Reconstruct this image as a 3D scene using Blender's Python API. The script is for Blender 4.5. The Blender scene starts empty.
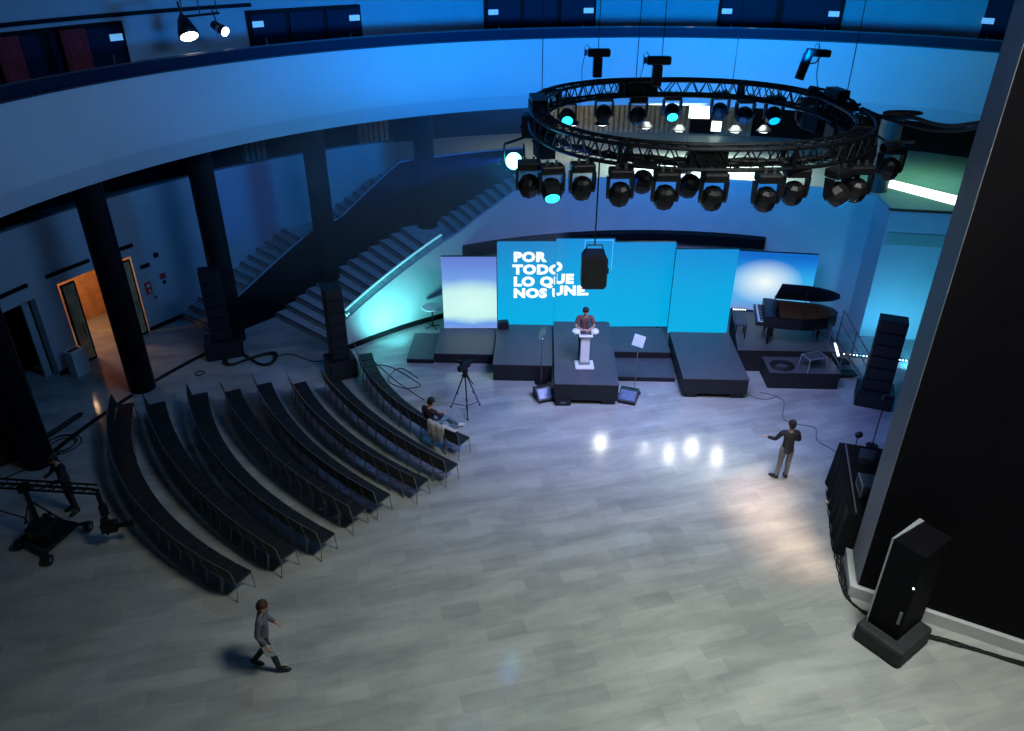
import bpy, bmesh, math, random
from mathutils import Vector, Matrix
R = math.radians
sc = bpy.context.scene
col = sc.collection
random.seed(7)

# ------------------------------------------------------------ camera, world, light, exposure
CAMH = 12.0
PITCH = 29.7
cd = bpy.data.cameras.new('camera'); cam = bpy.data.objects.new('camera', cd); col.objects.link(cam)
cd.sensor_width = 36; cd.lens = 27.0; cd.clip_start = .1; cd.clip_end = 300
cam.location = (0, 0, CAMH); cam.rotation_euler = (R(90 - PITCH), 0, 0)
sc.camera = cam
sc.view_settings.view_transform = 'Standard'; sc.view_settings.look = 'None'
sc.view_settings.gamma = 1; sc.view_settings.use_curve_mapping = False
sc.view_settings.exposure = 0.0
w = bpy.data.worlds.new('world'); sc.world = w; w.use_nodes = True
w.node_tree.nodes['Background'].inputs[0].default_value = (.14, .22, .34, 1)
w.node_tree.nodes['Background'].inputs[1].default_value = .045

def area(name, loc, target, sx, sy, energy, color, spread=180):
    l = bpy.data.lights.new(name, 'AREA'); l.shape = 'RECTANGLE'; l.size = sx; l.size_y = sy
    l.energy = energy; l.color = color; l.spread = R(spread)
    o = bpy.data.objects.new(name, l); col.objects.link(o); o.location = loc
    o.rotation_euler = (Vector(target) - Vector(loc)).to_track_quat('-Z', 'Y').to_euler()
    return o
def spot(name, loc, target, energy, color, angle=40, blend=.5, radius=.08):
    l = bpy.data.lights.new(name, 'SPOT'); l.energy = energy; l.color = color
    l.spot_size = R(angle); l.spot_blend = blend; l.shadow_soft_size = radius
    o = bpy.data.objects.new(name, l); col.objects.link(o); o.location = loc
    o.rotation_euler = (Vector(target) - Vector(loc)).to_track_quat('-Z', 'Y').to_euler()
    return o
# dim neutral work light of the atrium, high above the floor
area('atrium_work_light', (6.0, 6.8, 16.5), (4.6, 8.6, 0), 3, 3, 640, (.94, 1.0, .93), 94)
area('atrium_blue_wash', (-2.0, 17.0, 14.5), (-5.0, 21.0, 0), 4, 4, 75, (.12, .38, 1.0), 120)
area('stage_wash', (4.2, 16.4, 8.0), (3.4, 19.6, 0), 4.0, 1.0, 330, (.38, .44, 1.0), 110)
spot('lectern_spot', (2.9, 14.3, 8.1), (2.15, 20.0, 1.6), 620, (1, .97, .93), 13, .6, .08)
spot('truss_blue_spot', (.0, 15.2, 7.3), (4.0, 16.4, 8.2), 260, (.0, .09, 1.0), 80, 1.0, .1)
# washes thrown outwards by the truss fixtures
area('fascia_wash', (6.0, 21.9, 8.9), (7.5, 29.6, 8.8), 3.2, .5, 430, (.0, .28, 1.0), 150)
area('fascia_wash_side', (1.2, 20.8, 8.9), (-3.5, 27.8, 8.8), 1.6, .5, 340, (.0, .26, 1.0), 120)
area('fascia_cyan_wash', (9.0, 20.6, 8.8), (13.0, 27.5, 8.4), 2.0, .4, 70, (.0, .55, 1.0), 130)
area('back_wall_wash', (5.0, 20.8, 7.4), (5.4, 26.6, 3.0), 3.5, .5, 115, (.02, .28, 1.0), 130)
area('left_fascia_fill', (1.0, 12.0, 12.5), (-9.5, 20.5, 7.8), 3, 1.5, 120, (.12, .40, 1.0), 90)
spot('stair_wall_uplight', (-3.6, 22.0, .25), (-4.1, 23.6, 1.2), 420, (.14, .80, .82), 130, 1.0, .15)
spot('corner_uplight', (11.0, 21.2, .2), (11.9, 22.9, 1.6), 110, (.0, .42, 1.0), 120, 1.0, .15)
spot('side_wall_uplight', (12.4, 20.6, .2), (12.9, 22.5, 1.0), 260, (.08, .62, 1.0), 140, 1.0, .15)
spot('side_wall_head', (9.8, 18.6, 7.6), (13.4, 22.4, 2.2), 300, (.0, .20, 1.0), 60, .8, .1)
spot('floor_blue_head', (9.2, 17.4, 7.6), (9.4, 17.6, 0), 420, (.02, .16, 1.0), 56, 1.0, .1)
area('gallery_wash', (6.0, 21.0, 9.3), (8.0, 32.5, 10.6), 3.2, .4, 200, (.0, .24, 1.0), 110)
area('gallery_wash_side', (1.0, 20.4, 9.3), (-3.5, 31.0, 10.4), 1.6, .4, 110, (.0, .22, 1.0), 100)
# gallery downlights above the picture whose glints show on the marble, and the warm pool by the pillar
for gx, gy, zl, e_ in ((2.38, 17.0, 10.2, 230), (3.62, 17.0, 10.2, 230), (4.11, 16.35, 10.2, 110), (4.80, 16.75, 10.2, 220), (5.35, 16.25, 10.2, 130), (1.30, 17.15, 10.2, 60), (2.35, 8.05, 16.0, 110)):
    k_ = 1 + zl / CAMH
    spot('gallery_downlight', (gx * k_, gy * k_, zl), (gx, gy, 0), e_, (1, .97, .90), 8, 1.0, .05)
area('warm_pool_light', (7.0, 11.0, 15.5), (6.3, 13.9, 0), 1.6, 3.0, 32, (1.0, .70, .52), 8)
area('cool_pool_light', (4.2, 14.0, 15.5), (4.9, 15.6, 0), 1.5, 1.5, 14, (.75, 1.0, .95), 20)

# ------------------------------------------------------------ calibrated view rays: photo pixel -> point in the hall
CP, SP = math.cos(R(PITCH)), math.sin(R(PITCH))
CX, CY = 4.6, 12.9            # centre of the round atrium
def ray(x, y):
    u = 365.5 - y
    return Vector((x - 512, 768 * CP + u * SP, -768 * SP + u * CP))
def at(x, y, z=0.0):
    d = ray(x, y); t = (z - CAMH) / d.z
    return Vector((d.x * t, d.y * t, z))
def atY(x, y, Y):
    d = ray(x, y); t = Y / d.y
    return Vector((d.x * t, Y, CAMH + d.z * t))
def atR(x, y, r):
    d = ray(x, y); a = d.x ** 2 + d.y ** 2; b = -2 * (d.x * CX + d.y * CY); c = CX * CX + CY * CY - r * r
    t = (-b + math.sqrt(b * b - 4 * a * c)) / 2 / a
    return Vector((d.x * t, d.y * t, CAMH + d.z * t))
def angR(x, y, r):
    p = atR(x, y, r); return math.degrees(math.atan2(p.y - CY, p.x - CX))
def pol(r, a, z=0.0):
    return Vector((CX + r * math.cos(R(a)), CY + r * math.sin(R(a)), z))

# ------------------------------------------------------------ materials
M = {}
def mat(name, color, rough=.6, metal=0.0, emit=None, estr=1.0, noise=0.0, nscale=8.0, bump=0.0, alpha=1.0, coat=0.0):
    m = bpy.data.materials.new(name); m.use_nodes = True
    nt = m.node_tree; b = nt.nodes['Principled BSDF']
    c = tuple(color) + (1,)
    b.inputs['Base Color'].default_value = c
    b.inputs['Roughness'].default_value = rough; b.inputs['Metallic'].default_value = metal
    b.inputs['Coat Weight'].default_value = coat
    if name in ('pillar_dark', 'dark_wall', 'column', 'cloth_black', 'soffit', 'glass_dark', 'tower_base'): b.inputs['Specular IOR Level'].default_value = .12
    if emit is not None:
        b.inputs['Emission Color'].default_value = tuple(emit) + (1,); b.inputs['Emission Strength'].default_value = estr
    if alpha < 1: b.inputs['Alpha'].default_value = alpha
    if noise > 0 or bump > 0:
        tc = nt.nodes.new('ShaderNodeTexCoord'); n = nt.nodes.new('ShaderNodeTexNoise')
        n.inputs['Scale'].default_value = nscale; n.inputs['Detail'].default_value = 3
        nt.links.new(tc.outputs['Object'], n.inputs['Vector'])
        if noise > 0:
            r = nt.nodes.new('ShaderNodeValToRGB')
            r.color_ramp.elements[0].color = tuple(v * (1 - noise) for v in color) + (1,)
            r.color_ramp.elements[1].color = tuple(min(1, v * (1 + noise)) for v in color) + (1,)
            r.color_ramp.elements[0].position = .3; r.color_ramp.elements[1].position = .7
            nt.links.new(n.outputs['Fac'], r.inputs['Fac']); nt.links.new(r.outputs['Color'], b.inputs['Base Color'])
        if bump > 0:
            bp = nt.nodes.new('ShaderNodeBump'); bp.inputs['Strength'].default_value = bump; bp.inputs['Distance'].default_value = .01
            nt.links.new(n.outputs['Fac'], bp.inputs['Height']); nt.links.new(bp.outputs['Normal'], b.inputs['Normal'])
    M[name] = m; return m
mat('plaster', (.52, .53, .54), .75, noise=.05, nscale=1.5)
mat('fascia', (.56, .57, .58), .6, noise=.03, nscale=.6)
mat('fascia_low', (.47, .48, .50), .6, noise=.03, nscale=.6)
mat('dark_wall', (.0045, .005, .007), .6, noise=.2)
mat('column', (.005, .006, .009), .4, noise=.1)
mat('column_grey', (.07, .085, .085), .4, noise=.08)
mat('soffit', (.02, .024, .03), .8, noise=.1)
mat('upper_floor', (.34, .42, .36), .45, noise=.08, nscale=2)
mat('stone_step', (.45, .46, .46), .5, noise=.15, nscale=6)
mat('pillar_dark', (.0022, .0022, .004), .7, noise=.2, nscale=3)
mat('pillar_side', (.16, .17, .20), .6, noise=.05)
mat('plinth', (.55, .56, .56), .5, noise=.05)
mat('stage', (.085, .088, .10), .45, noise=.10, nscale=5, bump=.05)
mat('stage_side', (.016, .017, .019), .8, noise=.12)
mat('black_metal', (.008, .009, .012), .4, .2, noise=.15)
mat('black_plastic', (.008, .009, .012), .45, noise=.15)
mat('speaker_grille', (.018, .020, .026), .55, noise=.3, nscale=60, bump=.3)
mat('cloth_black', (.010, .011, .013), .9, noise=.3, nscale=10, bump=.2)
mat('chair_fabric', (.010, .012, .012), .6, noise=.25, nscale=30, bump=.2)
mat('chair_fabric_blue', (.014, .018, .024), .6, noise=.25, nscale=30, bump=.2)
mat('chrome', (.55, .56, .58), .22, 1.0, noise=.05)
mat('steel', (.35, .36, .38), .35, .9, noise=.1)
mat('truss', (.012, .013, .018), .4, .3, noise=.2, nscale=12)
mat('white_gloss', (.85, .86, .86), .3, noise=.02)
mat('white_matte', (.72, .73, .74), .6, noise=.04)
mat('wood_door', (.85, .50, .22), .5, noise=.3, nscale=4)
mat('wood_wall', (.62, .34, .16), .55, noise=.2, nscale=3)
mat('pale_wood', (.30, .26, .19), .6, noise=.25, nscale=5)
mat('red_lit_cloth', (.32, .02, .03), .8, noise=.3, nscale=5)  # red light from above put into the curtain colour
mat('piano_black', (.006, .007, .010), .3)
mat('piano_gold', (.16, .08, .035), .4, .5, noise=.3, nscale=20)
mat('piano_lid_reflection', (.010, .025, .09), .5, coat=0.0)  # blue reflection on the black lid put into its base colour
mat('ivory', (.85, .85, .82), .35)
mat('cable', (.008, .008, .010), .7)
mat('rope_grey', (.10, .12, .14), .7)
mat('skin', (.56, .30, .22), .55, noise=.06, nscale=20)
mat('hair', (.012, .009, .008), .7, noise=.3, nscale=40, bump=.3)
mat('hair_brown', (.05, .018, .012), .7, noise=.3, nscale=40, bump=.3)
mat('shirt_brown', (.16, .075, .07), .85, noise=.15, nscale=12)
mat('tshirt_red', (.50, .04, .08), .85)
mat('jacket_grey', (.11, .12, .155), .85, noise=.15, nscale=12)
mat('jacket_dark', (.012, .014, .022), .85, noise=.2, nscale=12)
mat('sweater_plum', (.035, .012, .022), .85, noise=.2, nscale=12)
mat('trousers_black', (.016, .022, .026), .85, noise=.2, nscale=12)
mat('trousers_tan', (.22, .19, .17), .85, noise=.1, nscale=12)
mat('jeans', (.12, .22, .28), .85, noise=.2, nscale=12)
mat('shoe_black', (.008, .008, .009), .4)
mat('shoe_white', (.65, .68, .70), .6)
mat('coat_cream', (.56, .52, .46), .9, noise=.1, nscale=9, bump=.4)
mat('shirt_white', (.75, .76, .78), .8)
mat('lens_glass', (.03, .035, .05), .05, coat=1.0)
mat('lens_pale', (.55, .58, .58), .2)
mat('lens_cyan', (.02, .5, .6), .3, emit=(.02, .72, 1.0), estr=3.2)
mat('lens_blue', (.02, .2, .6), .3, emit=(.0, .35, 1.0), estr=2.0)
mat('lens_bright', (.5, .9, 1), .3, emit=(.10, .85, 1.0), estr=16)
mat('lamp_white', (1, 1, 1), .3, emit=(1, .98, .92), estr=9)
mat('window_glow', (1, 1, 1), .3, emit=(.80, 1.0, .90), estr=2.6)
mat('light_patch_glow', (1, 1, 1), .3, emit=(.92, 1.0, .93), estr=1.8)
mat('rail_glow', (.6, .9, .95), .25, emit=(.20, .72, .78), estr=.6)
mat('rail_pale', (.42, .50, .60), .3, .4)
mat('sign_pale', (.5, .6, .7), .4, emit=(.16, .45, .80), estr=.7)
mat('sign_white', (.8, .8, .8), .5)
mat('sign_red', (.75, .06, .05), .5)
mat('led_dot', (1, 1, 1), .3, emit=(.85, .93, 1), estr=2.5)
mat('letter_white', (1, 1, 1), .4, emit=(.95, 1, .96), estr=1.0)
mat('led_green', (.1, .9, .3), .4, emit=(.1, .9, .3), estr=2)
mat('glass_dark', (.004, .010, .035), .5)
mat('gallery_rail', (.03, .035, .05), .5, .2)
def glass(name, color, alpha, rough=.05):
    m = mat(name, color, rough, alpha=alpha); return m
glass('glass_clear', (.35, .55, .60), .28)
glass('glass_white', (.80, .88, .88), .75)

def floor_material():
    m = bpy.data.materials.new('marble_floor'); m.use_nodes = True; nt = m.node_tree; L = nt.links
    b = nt.nodes['Principled BSDF']; tc = nt.nodes.new('ShaderNodeTexCoord')
    mp = nt.nodes.new('ShaderNodeMapping'); mp.inputs['Rotation'].default_value = (0, 0, R(-14))
    L.new(tc.outputs['Object'], mp.inputs['Vector'])
    br = nt.nodes.new('ShaderNodeTexBrick'); br.inputs['Scale'].default_value = 1.0
    br.inputs['Brick Width'].default_value = .78; br.inputs['Row Height'].default_value = .36
    br.inputs['Mortar Size'].default_value = .0025; br.offset = .37
    br.inputs['Color1'].default_value = (.33, .345, .335, 1); br.inputs['Color2'].default_value = (.43, .435, .415, 1)
    br.inputs['Mortar'].default_value = (.31, .315, .31, 1); br.inputs['Bias'].default_value = .25
    L.new(mp.outputs[0], br.inputs['Vector'])
    mp2 = nt.nodes.new('ShaderNodeMapping'); mp2.inputs['Scale'].default_value = (.5, 1.8, 1); L.new(mp.outputs[0], mp2.inputs['Vector'])
    n = nt.nodes.new('ShaderNodeTexNoise'); n.inputs['Scale'].default_value = .9; n.inputs['Detail'].default_value = 8; n.inputs['Roughness'].default_value = .62; n.inputs['Distortion'].default_value = .3
    L.new(mp2.outputs[0], n.inputs['Vector'])
    rp = nt.nodes.new('ShaderNodeValToRGB'); rp.color_ramp.elements[0].color = (.66, .67, .68, 1); rp.color_ramp.elements[1].color = (1.2, 1.2, 1.17, 1)
    rp.color_ramp.elements[0].position = .30; rp.color_ramp.elements[1].position = .68
    L.new(n.outputs['Fac'], rp.inputs['Fac'])
    mx = nt.nodes.new('ShaderNodeMix'); mx.data_type = 'RGBA'; mx.blend_type = 'MULTIPLY'; mx.inputs[0].default_value = .85
    L.new(br.outputs['Color'], mx.inputs[6]); L.new(rp.outputs['Color'], mx.inputs[7]); L.new(mx.outputs[2], b.inputs['Base Color'])
    n2 = nt.nodes.new('ShaderNodeTexNoise'); n2.inputs['Scale'].default_value = 2.5; n2.inputs['Detail'].default_value = 4; L.new(mp.outputs[0], n2.inputs['Vector'])
    mr = nt.nodes.new('ShaderNodeMapRange'); mr.inputs['To Min'].default_value = .08; mr.inputs['To Max'].default_value = .17
    L.new(n2.outputs['Fac'], mr.inputs['Value']); L.new(mr.outputs[0], b.inputs['Roughness'])
    bp = nt.nodes.new('ShaderNodeBump'); bp.inputs['Strength'].default_value = .03; bp.inputs['Distance'].default_value = .02
    L.new(n2.outputs['Fac'], bp.inputs['Height']); L.new(bp.outputs['Normal'], b.inputs['Normal'])
    M['floor'] = m
floor_material()

def screen_material(name, stops, hot=None, strength=1.0):
    """LED screen picture: vertical colour ramp over the object's own height, optional soft bright cloud."""
    m = bpy.data.materials.new(name); m.use_nodes = True; nt = m.node_tree; L = nt.links
    b = nt.nodes['Principled BSDF']; b.inputs['Base Color'].default_value = (.01, .01, .012, 1); b.inputs['Roughness'].default_value = .4
    tc = nt.nodes.new('ShaderNodeTexCoord'); sp = nt.nodes.new('ShaderNodeSeparateXYZ'); L.new(tc.outputs['Generated'], sp.inputs[0])
    n = nt.nodes.new('ShaderNodeTexNoise'); n.inputs['Scale'].default_value = 3.0; L.new(tc.outputs['Generated'], n.inputs['Vector'])
    ma = nt.nodes.new('ShaderNodeMath'); ma.operation = 'MULTIPLY_ADD'; ma.inputs[1].default_value = .10 if hot else .0
    L.new(n.outputs['Fac'], ma.inputs[0]); L.new(sp.outputs['Z'], ma.inputs[2])
    r = nt.nodes.new('ShaderNodeValToRGB'); els = r.color_ramp.elements
    for i, (p, c) in enumerate(stops):
        e = els[i] if i < 2 else els.new(p)
        e.position = p; e.color = tuple(c) + (1,)
    L.new(ma.outputs[0], r.inputs['Fac'])
    out = r.outputs['Color']
    if hot:
        mp = nt.nodes.new('ShaderNodeMapping'); mp.inputs['Location'].default_value = (-hot[0] / hot[2], 0, -hot[1] / hot[3])
        mp.inputs['Scale'].default_value = (1 / hot[2], 0, 1 / hot[3]); L.new(tc.outputs['Generated'], mp.inputs['Vector'])
        g = nt.nodes.new('ShaderNodeTexGradient'); g.gradient_type = 'SPHERICAL'; L.new(mp.outputs[0], g.inputs['Vector'])
        mx = nt.nodes.new('ShaderNodeMix'); mx.data_type = 'RGBA'; L.new(g.outputs['Fac'], mx.inputs[0])
        L.new(out, mx.inputs[6]); mx.inputs[7].default_value = tuple(hot[4]) + (1,); out = mx.outputs[2]
    L.new(out, b.inputs['Emission Color']); b.inputs['Emission Strength'].default_value = strength
    M[name] = m
screen_material('screen_blue', [(0, (.000, .42, .78)), (.55, (.0, .37, .74)), (1, (.004, .26, .66))])
screen_material('screen_cloud', [(0, (.28, .34, .78)), (.12, (.12, .32, .80)), (.24, (.55, .90, .85)), (.56, (.52, .88, .88)), (.74, (.18, .38, .86)), (1, (.14, .24, .74))], (.55, .38, .75, .35, (.68, .98, .92)))
screen_material('screen_glow', [(0, (.20, .24, .62)), (.22, (.10, .42, .80)), (.6, (.03, .42, .82)), (.85, (.01, .22, .70)), (1, (.005, .14, .56))], (.42, .50, .46, .40, (.92, 1.0, .98)))

# ------------------------------------------------------------ mesh builder
class MB:
    def __init__(s): s.bm = bmesh.new()
    def box(s, c, d, rz=0.0, m=None):
        r = bmesh.ops.create_cube(s.bm, size=1.0)
        T = Matrix.Translation(c) @ (m.to_4x4() if m is not None else Matrix.Rotation(rz, 4, 'Z')) @ Matrix.Diagonal((d[0], d[1], d[2], 1))
        bmesh.ops.transform(s.bm, matrix=T, verts=r['verts']); return s
    def rbox(s, c, d, b=.02, rz=0.0, m=None):
        r = bmesh.ops.create_cube(s.bm, size=1.0); vs = r['verts']
        bmesh.ops.transform(s.bm, matrix=Matrix.Diagonal((d[0], d[1], d[2], 1)), verts=vs)
        es = list({e for v in vs for e in v.link_edges})
        res = bmesh.ops.bevel(s.bm, geom=es, offset=b, segments=2, affect='EDGES', profile=.5)
        vs = list({v for f in res['faces'] for v in f.verts} | {v for v in vs if v.is_valid})
        allv = set(vs); stack = list(vs)
        while stack:
            v = stack.pop()
            for e in v.link_edges:
                o = e.other_vert(v)
                if o not in allv: allv.add(o); stack.append(o)
        T = Matrix.Translation(c) @ (m.to_4x4() if m is not None else Matrix.Rotation(rz, 4, 'Z'))
        bmesh.ops.transform(s.bm, matrix=T, verts=list(allv)); return s
    def cyl(s, p0, p1, r0, r1=None, seg=10, caps=True):
        p0, p1 = Vector(p0), Vector(p1); r1 = r0 if r1 is None else r1; d = p1 - p0
        if d.length < 1e-6: return s
        r = bmesh.ops.create_cone(s.bm, cap_ends=caps, segments=seg, radius1=r0, radius2=r1, depth=d.length)
        T = Matrix.Translation((p0 + p1) / 2) @ d.to_track_quat('Z', 'Y').to_matrix().to_4x4()
        bmesh.ops.transform(s.bm, matrix=T, verts=r['verts']); return s
    def sphere(s, c, r, sc_=(1, 1, 1), seg=12, m=None):
        q = bmesh.ops.create_uvsphere(s.bm, u_segments=seg, v_segments=max(6, seg * 2 // 3), radius=r)
        T = Matrix.Translation(c) @ (m.to_4x4() if m is not None else Matrix.Identity(4)) @ Matrix.Diagonal((sc_[0], sc_[1], sc_[2], 1))
        bmesh.ops.transform(s.bm, matrix=T, verts=q['verts']); return s
    def tube(s, pts, r, seg=6, closed=False):
        pts = [Vector(p) for p in pts]; n = len(pts); rings = []
        up = Vector((0, 0, 1))
        for i, p in enumerate(pts):
            a = pts[(i - 1) % n] if (closed or i > 0) else p
            b = pts[(i + 1) % n] if (closed or i < n - 1) else p
            t = (b - a).normalized()
            if abs(t.dot(up)) > .95: side = t.cross(Vector((1, 0, 0))).normalized()
            else: side = t.cross(up).normalized()
            o = side.cross(t)
            rings.append([s.bm.verts.new(p + side * (r * math.cos(2 * math.pi * k / seg)) + o * (r * math.sin(2 * math.pi * k / seg))) for k in range(seg)])
        for i in range(n if closed else n - 1):
            A, B = rings[i], rings[(i + 1) % n]
            for k in range(seg): s.bm.faces.new((A[k], A[(k + 1) % seg], B[(k + 1) % seg], B[k]))
        if not closed:
            s.bm.faces.new(rings[0][::-1]); s.bm.faces.new(rings[-1])
        return s
    def prism(s, poly, z0, z1):
        zt = z1 if isinstance(z1, (list, tuple)) else [z1] * len(poly)
        zb = z0 if isinstance(z0, (list, tuple)) else [z0] * len(poly)
        A = [s.bm.verts.new((p[0], p[1], b)) for p, b in zip(poly, zb)]
        B = [s.bm.verts.new((p[0], p[1], t)) for p, t in zip(poly, zt)]
        n = len(poly); s.bm.faces.new(A[::-1]); s.bm.faces.new(B)
        for i in range(n): s.bm.faces.new((A[i], A[(i + 1) % n], B[(i + 1) % n], B[i]))
        return s
    def lathe(s, prof, c=(0, 0, 0), seg=16, m=None):
        mm = Matrix.Translation(c) @ (m.to_4x4() if m is not None else Matrix.Identity(4)); rings = []
        for r, z in prof:
            rings.append([s.bm.verts.new(mm @ Vector((r * math.cos(2 * math.pi * k / seg), r * math.sin(2 * math.pi * k / seg), z))) for k in range(seg)])
        for A, B in zip(rings, rings[1:]):
            for k in range(seg): s.bm.faces.new((A[k], A[(k + 1) % seg], B[(k + 1) % seg], B[k]))
        s.bm.faces.new(rings[0][::-1]); s.bm.faces.new(rings[-1]); return s
    def arc(s, r0, r1, a0, a1, z0, z1, seg=None, cx=CX, cy=CY):
        """curved solid between two radii; z0 and z1 may be functions of the angle"""
        seg = seg or max(2, int(abs(a1 - a0) / 1.2)); rows = []
        f0 = z0 if callable(z0) else (lambda a: z0); f1 = z1 if callable(z1) else (lambda a: z1)
        for i in range(seg + 1):
            a = a0 + (a1 - a0) * i / seg; c_, s_ = math.cos(R(a)), math.sin(R(a)); b, t = f0(a), f1(a)
            rows.append([s.bm.verts.new((cx + r * c_, cy + r * s_, z)) for r, z in ((r0, b), (r1, b), (r1, t), (r0, t))])
        for A, B in zip(rows, rows[1:]):
            for k in range(4): s.bm.faces.new((A[k], B[k], B[(k + 1) % 4], A[(k + 1) % 4]))
        s.bm.faces.new(rows[0]); s.bm.faces.new(rows[-1][::-1]); return s
    def build(s, name, m, parent=None, smooth=False, loc=None):
        bmesh.ops.recalc_face_normals(s.bm, faces=s.bm.faces)
        if smooth:
            for f in s.bm.faces: f.smooth = True
        me = bpy.data.meshes.new(name); s.bm.to_mesh(me); s.bm.free()
        if loc is not None: me.transform(Matrix.Translation(-Vector(loc)))
        me.materials.append(M[m]); o = bpy.data.objects.new(name, me); col.objects.link(o)
        if loc is not None: o.location = loc
        if parent is not None: o.parent = parent
        return o

def tag(o, label=None, cat=None, group=None, kind=None):
    if label: o['label'] = label
    if cat: o['category'] = cat
    if group: o['group'] = group
    if kind: o['kind'] = kind
    return o
def thing(name, label, cat, loc=(0, 0, 0), rz=0.0, group=None):
    o = bpy.data.objects.new(name, None); col.objects.link(o); o.empty_display_size = .2
    o.location = loc; o.rotation_euler = (0, 0, rz); return tag(o, label, cat, group)
def copy_tree(o, parent=None):
    c = o.copy(); col.objects.link(c)
    if parent is not None: c.parent = parent
    for ch in o.children: copy_tree(ch, c)
    return c
def struct(o, label, cat='structure'): return tag(o, label, cat, kind='structure')
ORD = ['first', 'second', 'third', 'fourth', 'fifth', 'sixth', 'seventh', 'eighth', 'ninth', 'tenth', 'eleventh', 'twelfth', 'thirteenth',
       'fourteenth', 'fifteenth', 'sixteenth', 'seventeenth', 'eighteenth', 'nineteenth', 'twentieth']

# ------------------------------------------------------------ THE HALL
o = MB().prism([(-40, -12), (50, -12), (50, 50), (-40, 50)], -.3, 0).build('floor', 'floor'); struct(o, 'grey marble floor of the round hall', 'floor')
RF = 16.7
def interp(keys):
    def f(a):
        if a >= keys[0][0]: return keys[0][1]
        for (a0, z0), (a1, z1) in zip(keys, keys[1:]):
            if a >= a1: return z0 + (z1 - z0) * (a0 - a) / (a0 - a1)
        return keys[-1][1]
    return f
# gallery above: fascia, slab, glass band, rail, wall
AF0, AF1 = 12, 184
o = MB().arc(RF, RF + .3, AF0, AF1, 6.72, 8.58).build('wall_gallery_fascia', 'fascia', smooth=False); struct(o, 'curved white fascia band of the gallery lit blue', 'wall')
o = MB().arc(RF + .03, RF + .33, AF0, AF1, 6.26, 6.72).build('trim_1', 'fascia_low'); struct(o, 'lower step of the curved gallery fascia', 'trim')
o = MB().arc(RF + .06, 27, AF0, AF1, 6.27, 6.7).build('ceiling', 'soffit'); struct(o, 'dark ceiling slab under the gallery', 'ceiling')
struct(MB().arc(RF + .3, 20.3, AF0, AF1, 7.2, 7.4).build('floor_gallery', 'soffit'), 'dark gallery floor behind the curved fascia', 'floor')
o = MB().arc(20.0, 20.3, AF0, AF1, 7.4, 13.5).build('wall_gallery', 'plaster'); struct(o, 'tall curved white gallery wall washed blue', 'wall')
o = MB().arc(19.85, 20.0, 131.5, AF1, 9.74, 9.84).build('trim_2', 'dark_wall'); struct(o, 'thin dark line along the gallery wall above the doors', 'trim')
g = thing('balustrade', 'dark glass balustrade with steel handrail along the curved gallery edge', 'railing', pol(RF, 95, 8.58))
def loc_of(g): return -Vector(g.location)
def child_arc(g, name, m, *a):
    b = MB().arc(*a); o = b.build(name, m); o.data.transform(Matrix.Translation(-Vector(g.location))); o.parent = g; return o
child_arc(g, 'glass_panel', 'glass_dark', RF + .12, RF + .16, AF0, AF1, 8.58, 8.9)
child_arc(g, 'handrail', 'gallery_rail', RF + .10, RF + .15, AF0, AF1, 8.91, 8.945)
child_arc(g, 'rail_base', 'gallery_rail', RF + .02, RF + .08, AF0, AF1, 8.58, 8.62)
# gallery openings
gops = [(-60, 119, 'wide dark gallery doorway with red-lit curtains, far left'), (246, 360, 'dark gallery double door above the left stairs'),
        (484, 595, 'dark gallery double door above the left end of the truss'), (717, 842, 'dark blue gallery double door above the right end of the truss'),
        (984, 1060, 'dark gallery door beside the big pillar')]
for i, (x0, x1, lb) in enumerate(gops):
    a0, a1 = angR(x0, 20, 20), angR(x1, 20, 20)
    am = (a0 + a1) / 2
    d = thing('door_%d' % (i + 1), lb, 'door', pol(19.9, am, 7.4)); d['kind'] = 'structure'
    child_arc(d, 'door_frame', 'dark_wall', 19.86, 19.99, a1, a0, 7.4, 9.62 if i < 2 else 10.1)
    n = 3 if i in (1, 2) else 2
    for k in range(n):
        b0 = a1 + (a0 - a1) * (k + .06) / n; b1 = a1 + (a0 - a1) * (k + .94) / n
        child_arc(d, 'door_leaf', 'glass_dark', 19.80, 19.86, b0, b1, 7.42, 9.5 if i < 2 else 10.0)
    hs = MB()
    for k in (0, 1):
        hs = MB(); aa = a1 + (a0 - a1) * (.12 if k else .88); p = pol(19.74, aa, 8.5) - Vector(d.location)
        hs.cyl(p - Vector((0, 0, .25)), p + Vector((0, 0, .25)), .025, seg=8).build('door_handle', 'steel', d)
    for k in (0, 1):
        aa = a1 + (a0 - a1) * (.07 if k else .93)
        child_arc(d, 'door_sign', 'sign_pale', 19.74, 19.78, aa - .55, aa + .55, 9.12, 9.30)
for x0, x1, lb in ((-8, 10, 'red-lit curtain hanging in the gallery doorway at far left edge'), (60, 80, 'red-lit curtain in the gallery doorway, right of the first')):
    b = MB(); a0, a1 = angR(x0, 30, 19.6), angR(x1, 30, 19.6); n = 12
    for k in range(n):
        aa = a1 + (a0 - a1) * k / (n - 1); p = pol(19.5 + .05 * (k % 2), aa, 7.42)
        b.cyl(p, p + Vector((0, 0, 2.15)), .09, .08, seg=8)
    tag(b.build('curtain', 'red_lit_cloth', loc=pol(19.5, (a0 + a1) / 2, 7.42)), lb, 'curtain', 'red-lit curtains in the gallery')
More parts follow.
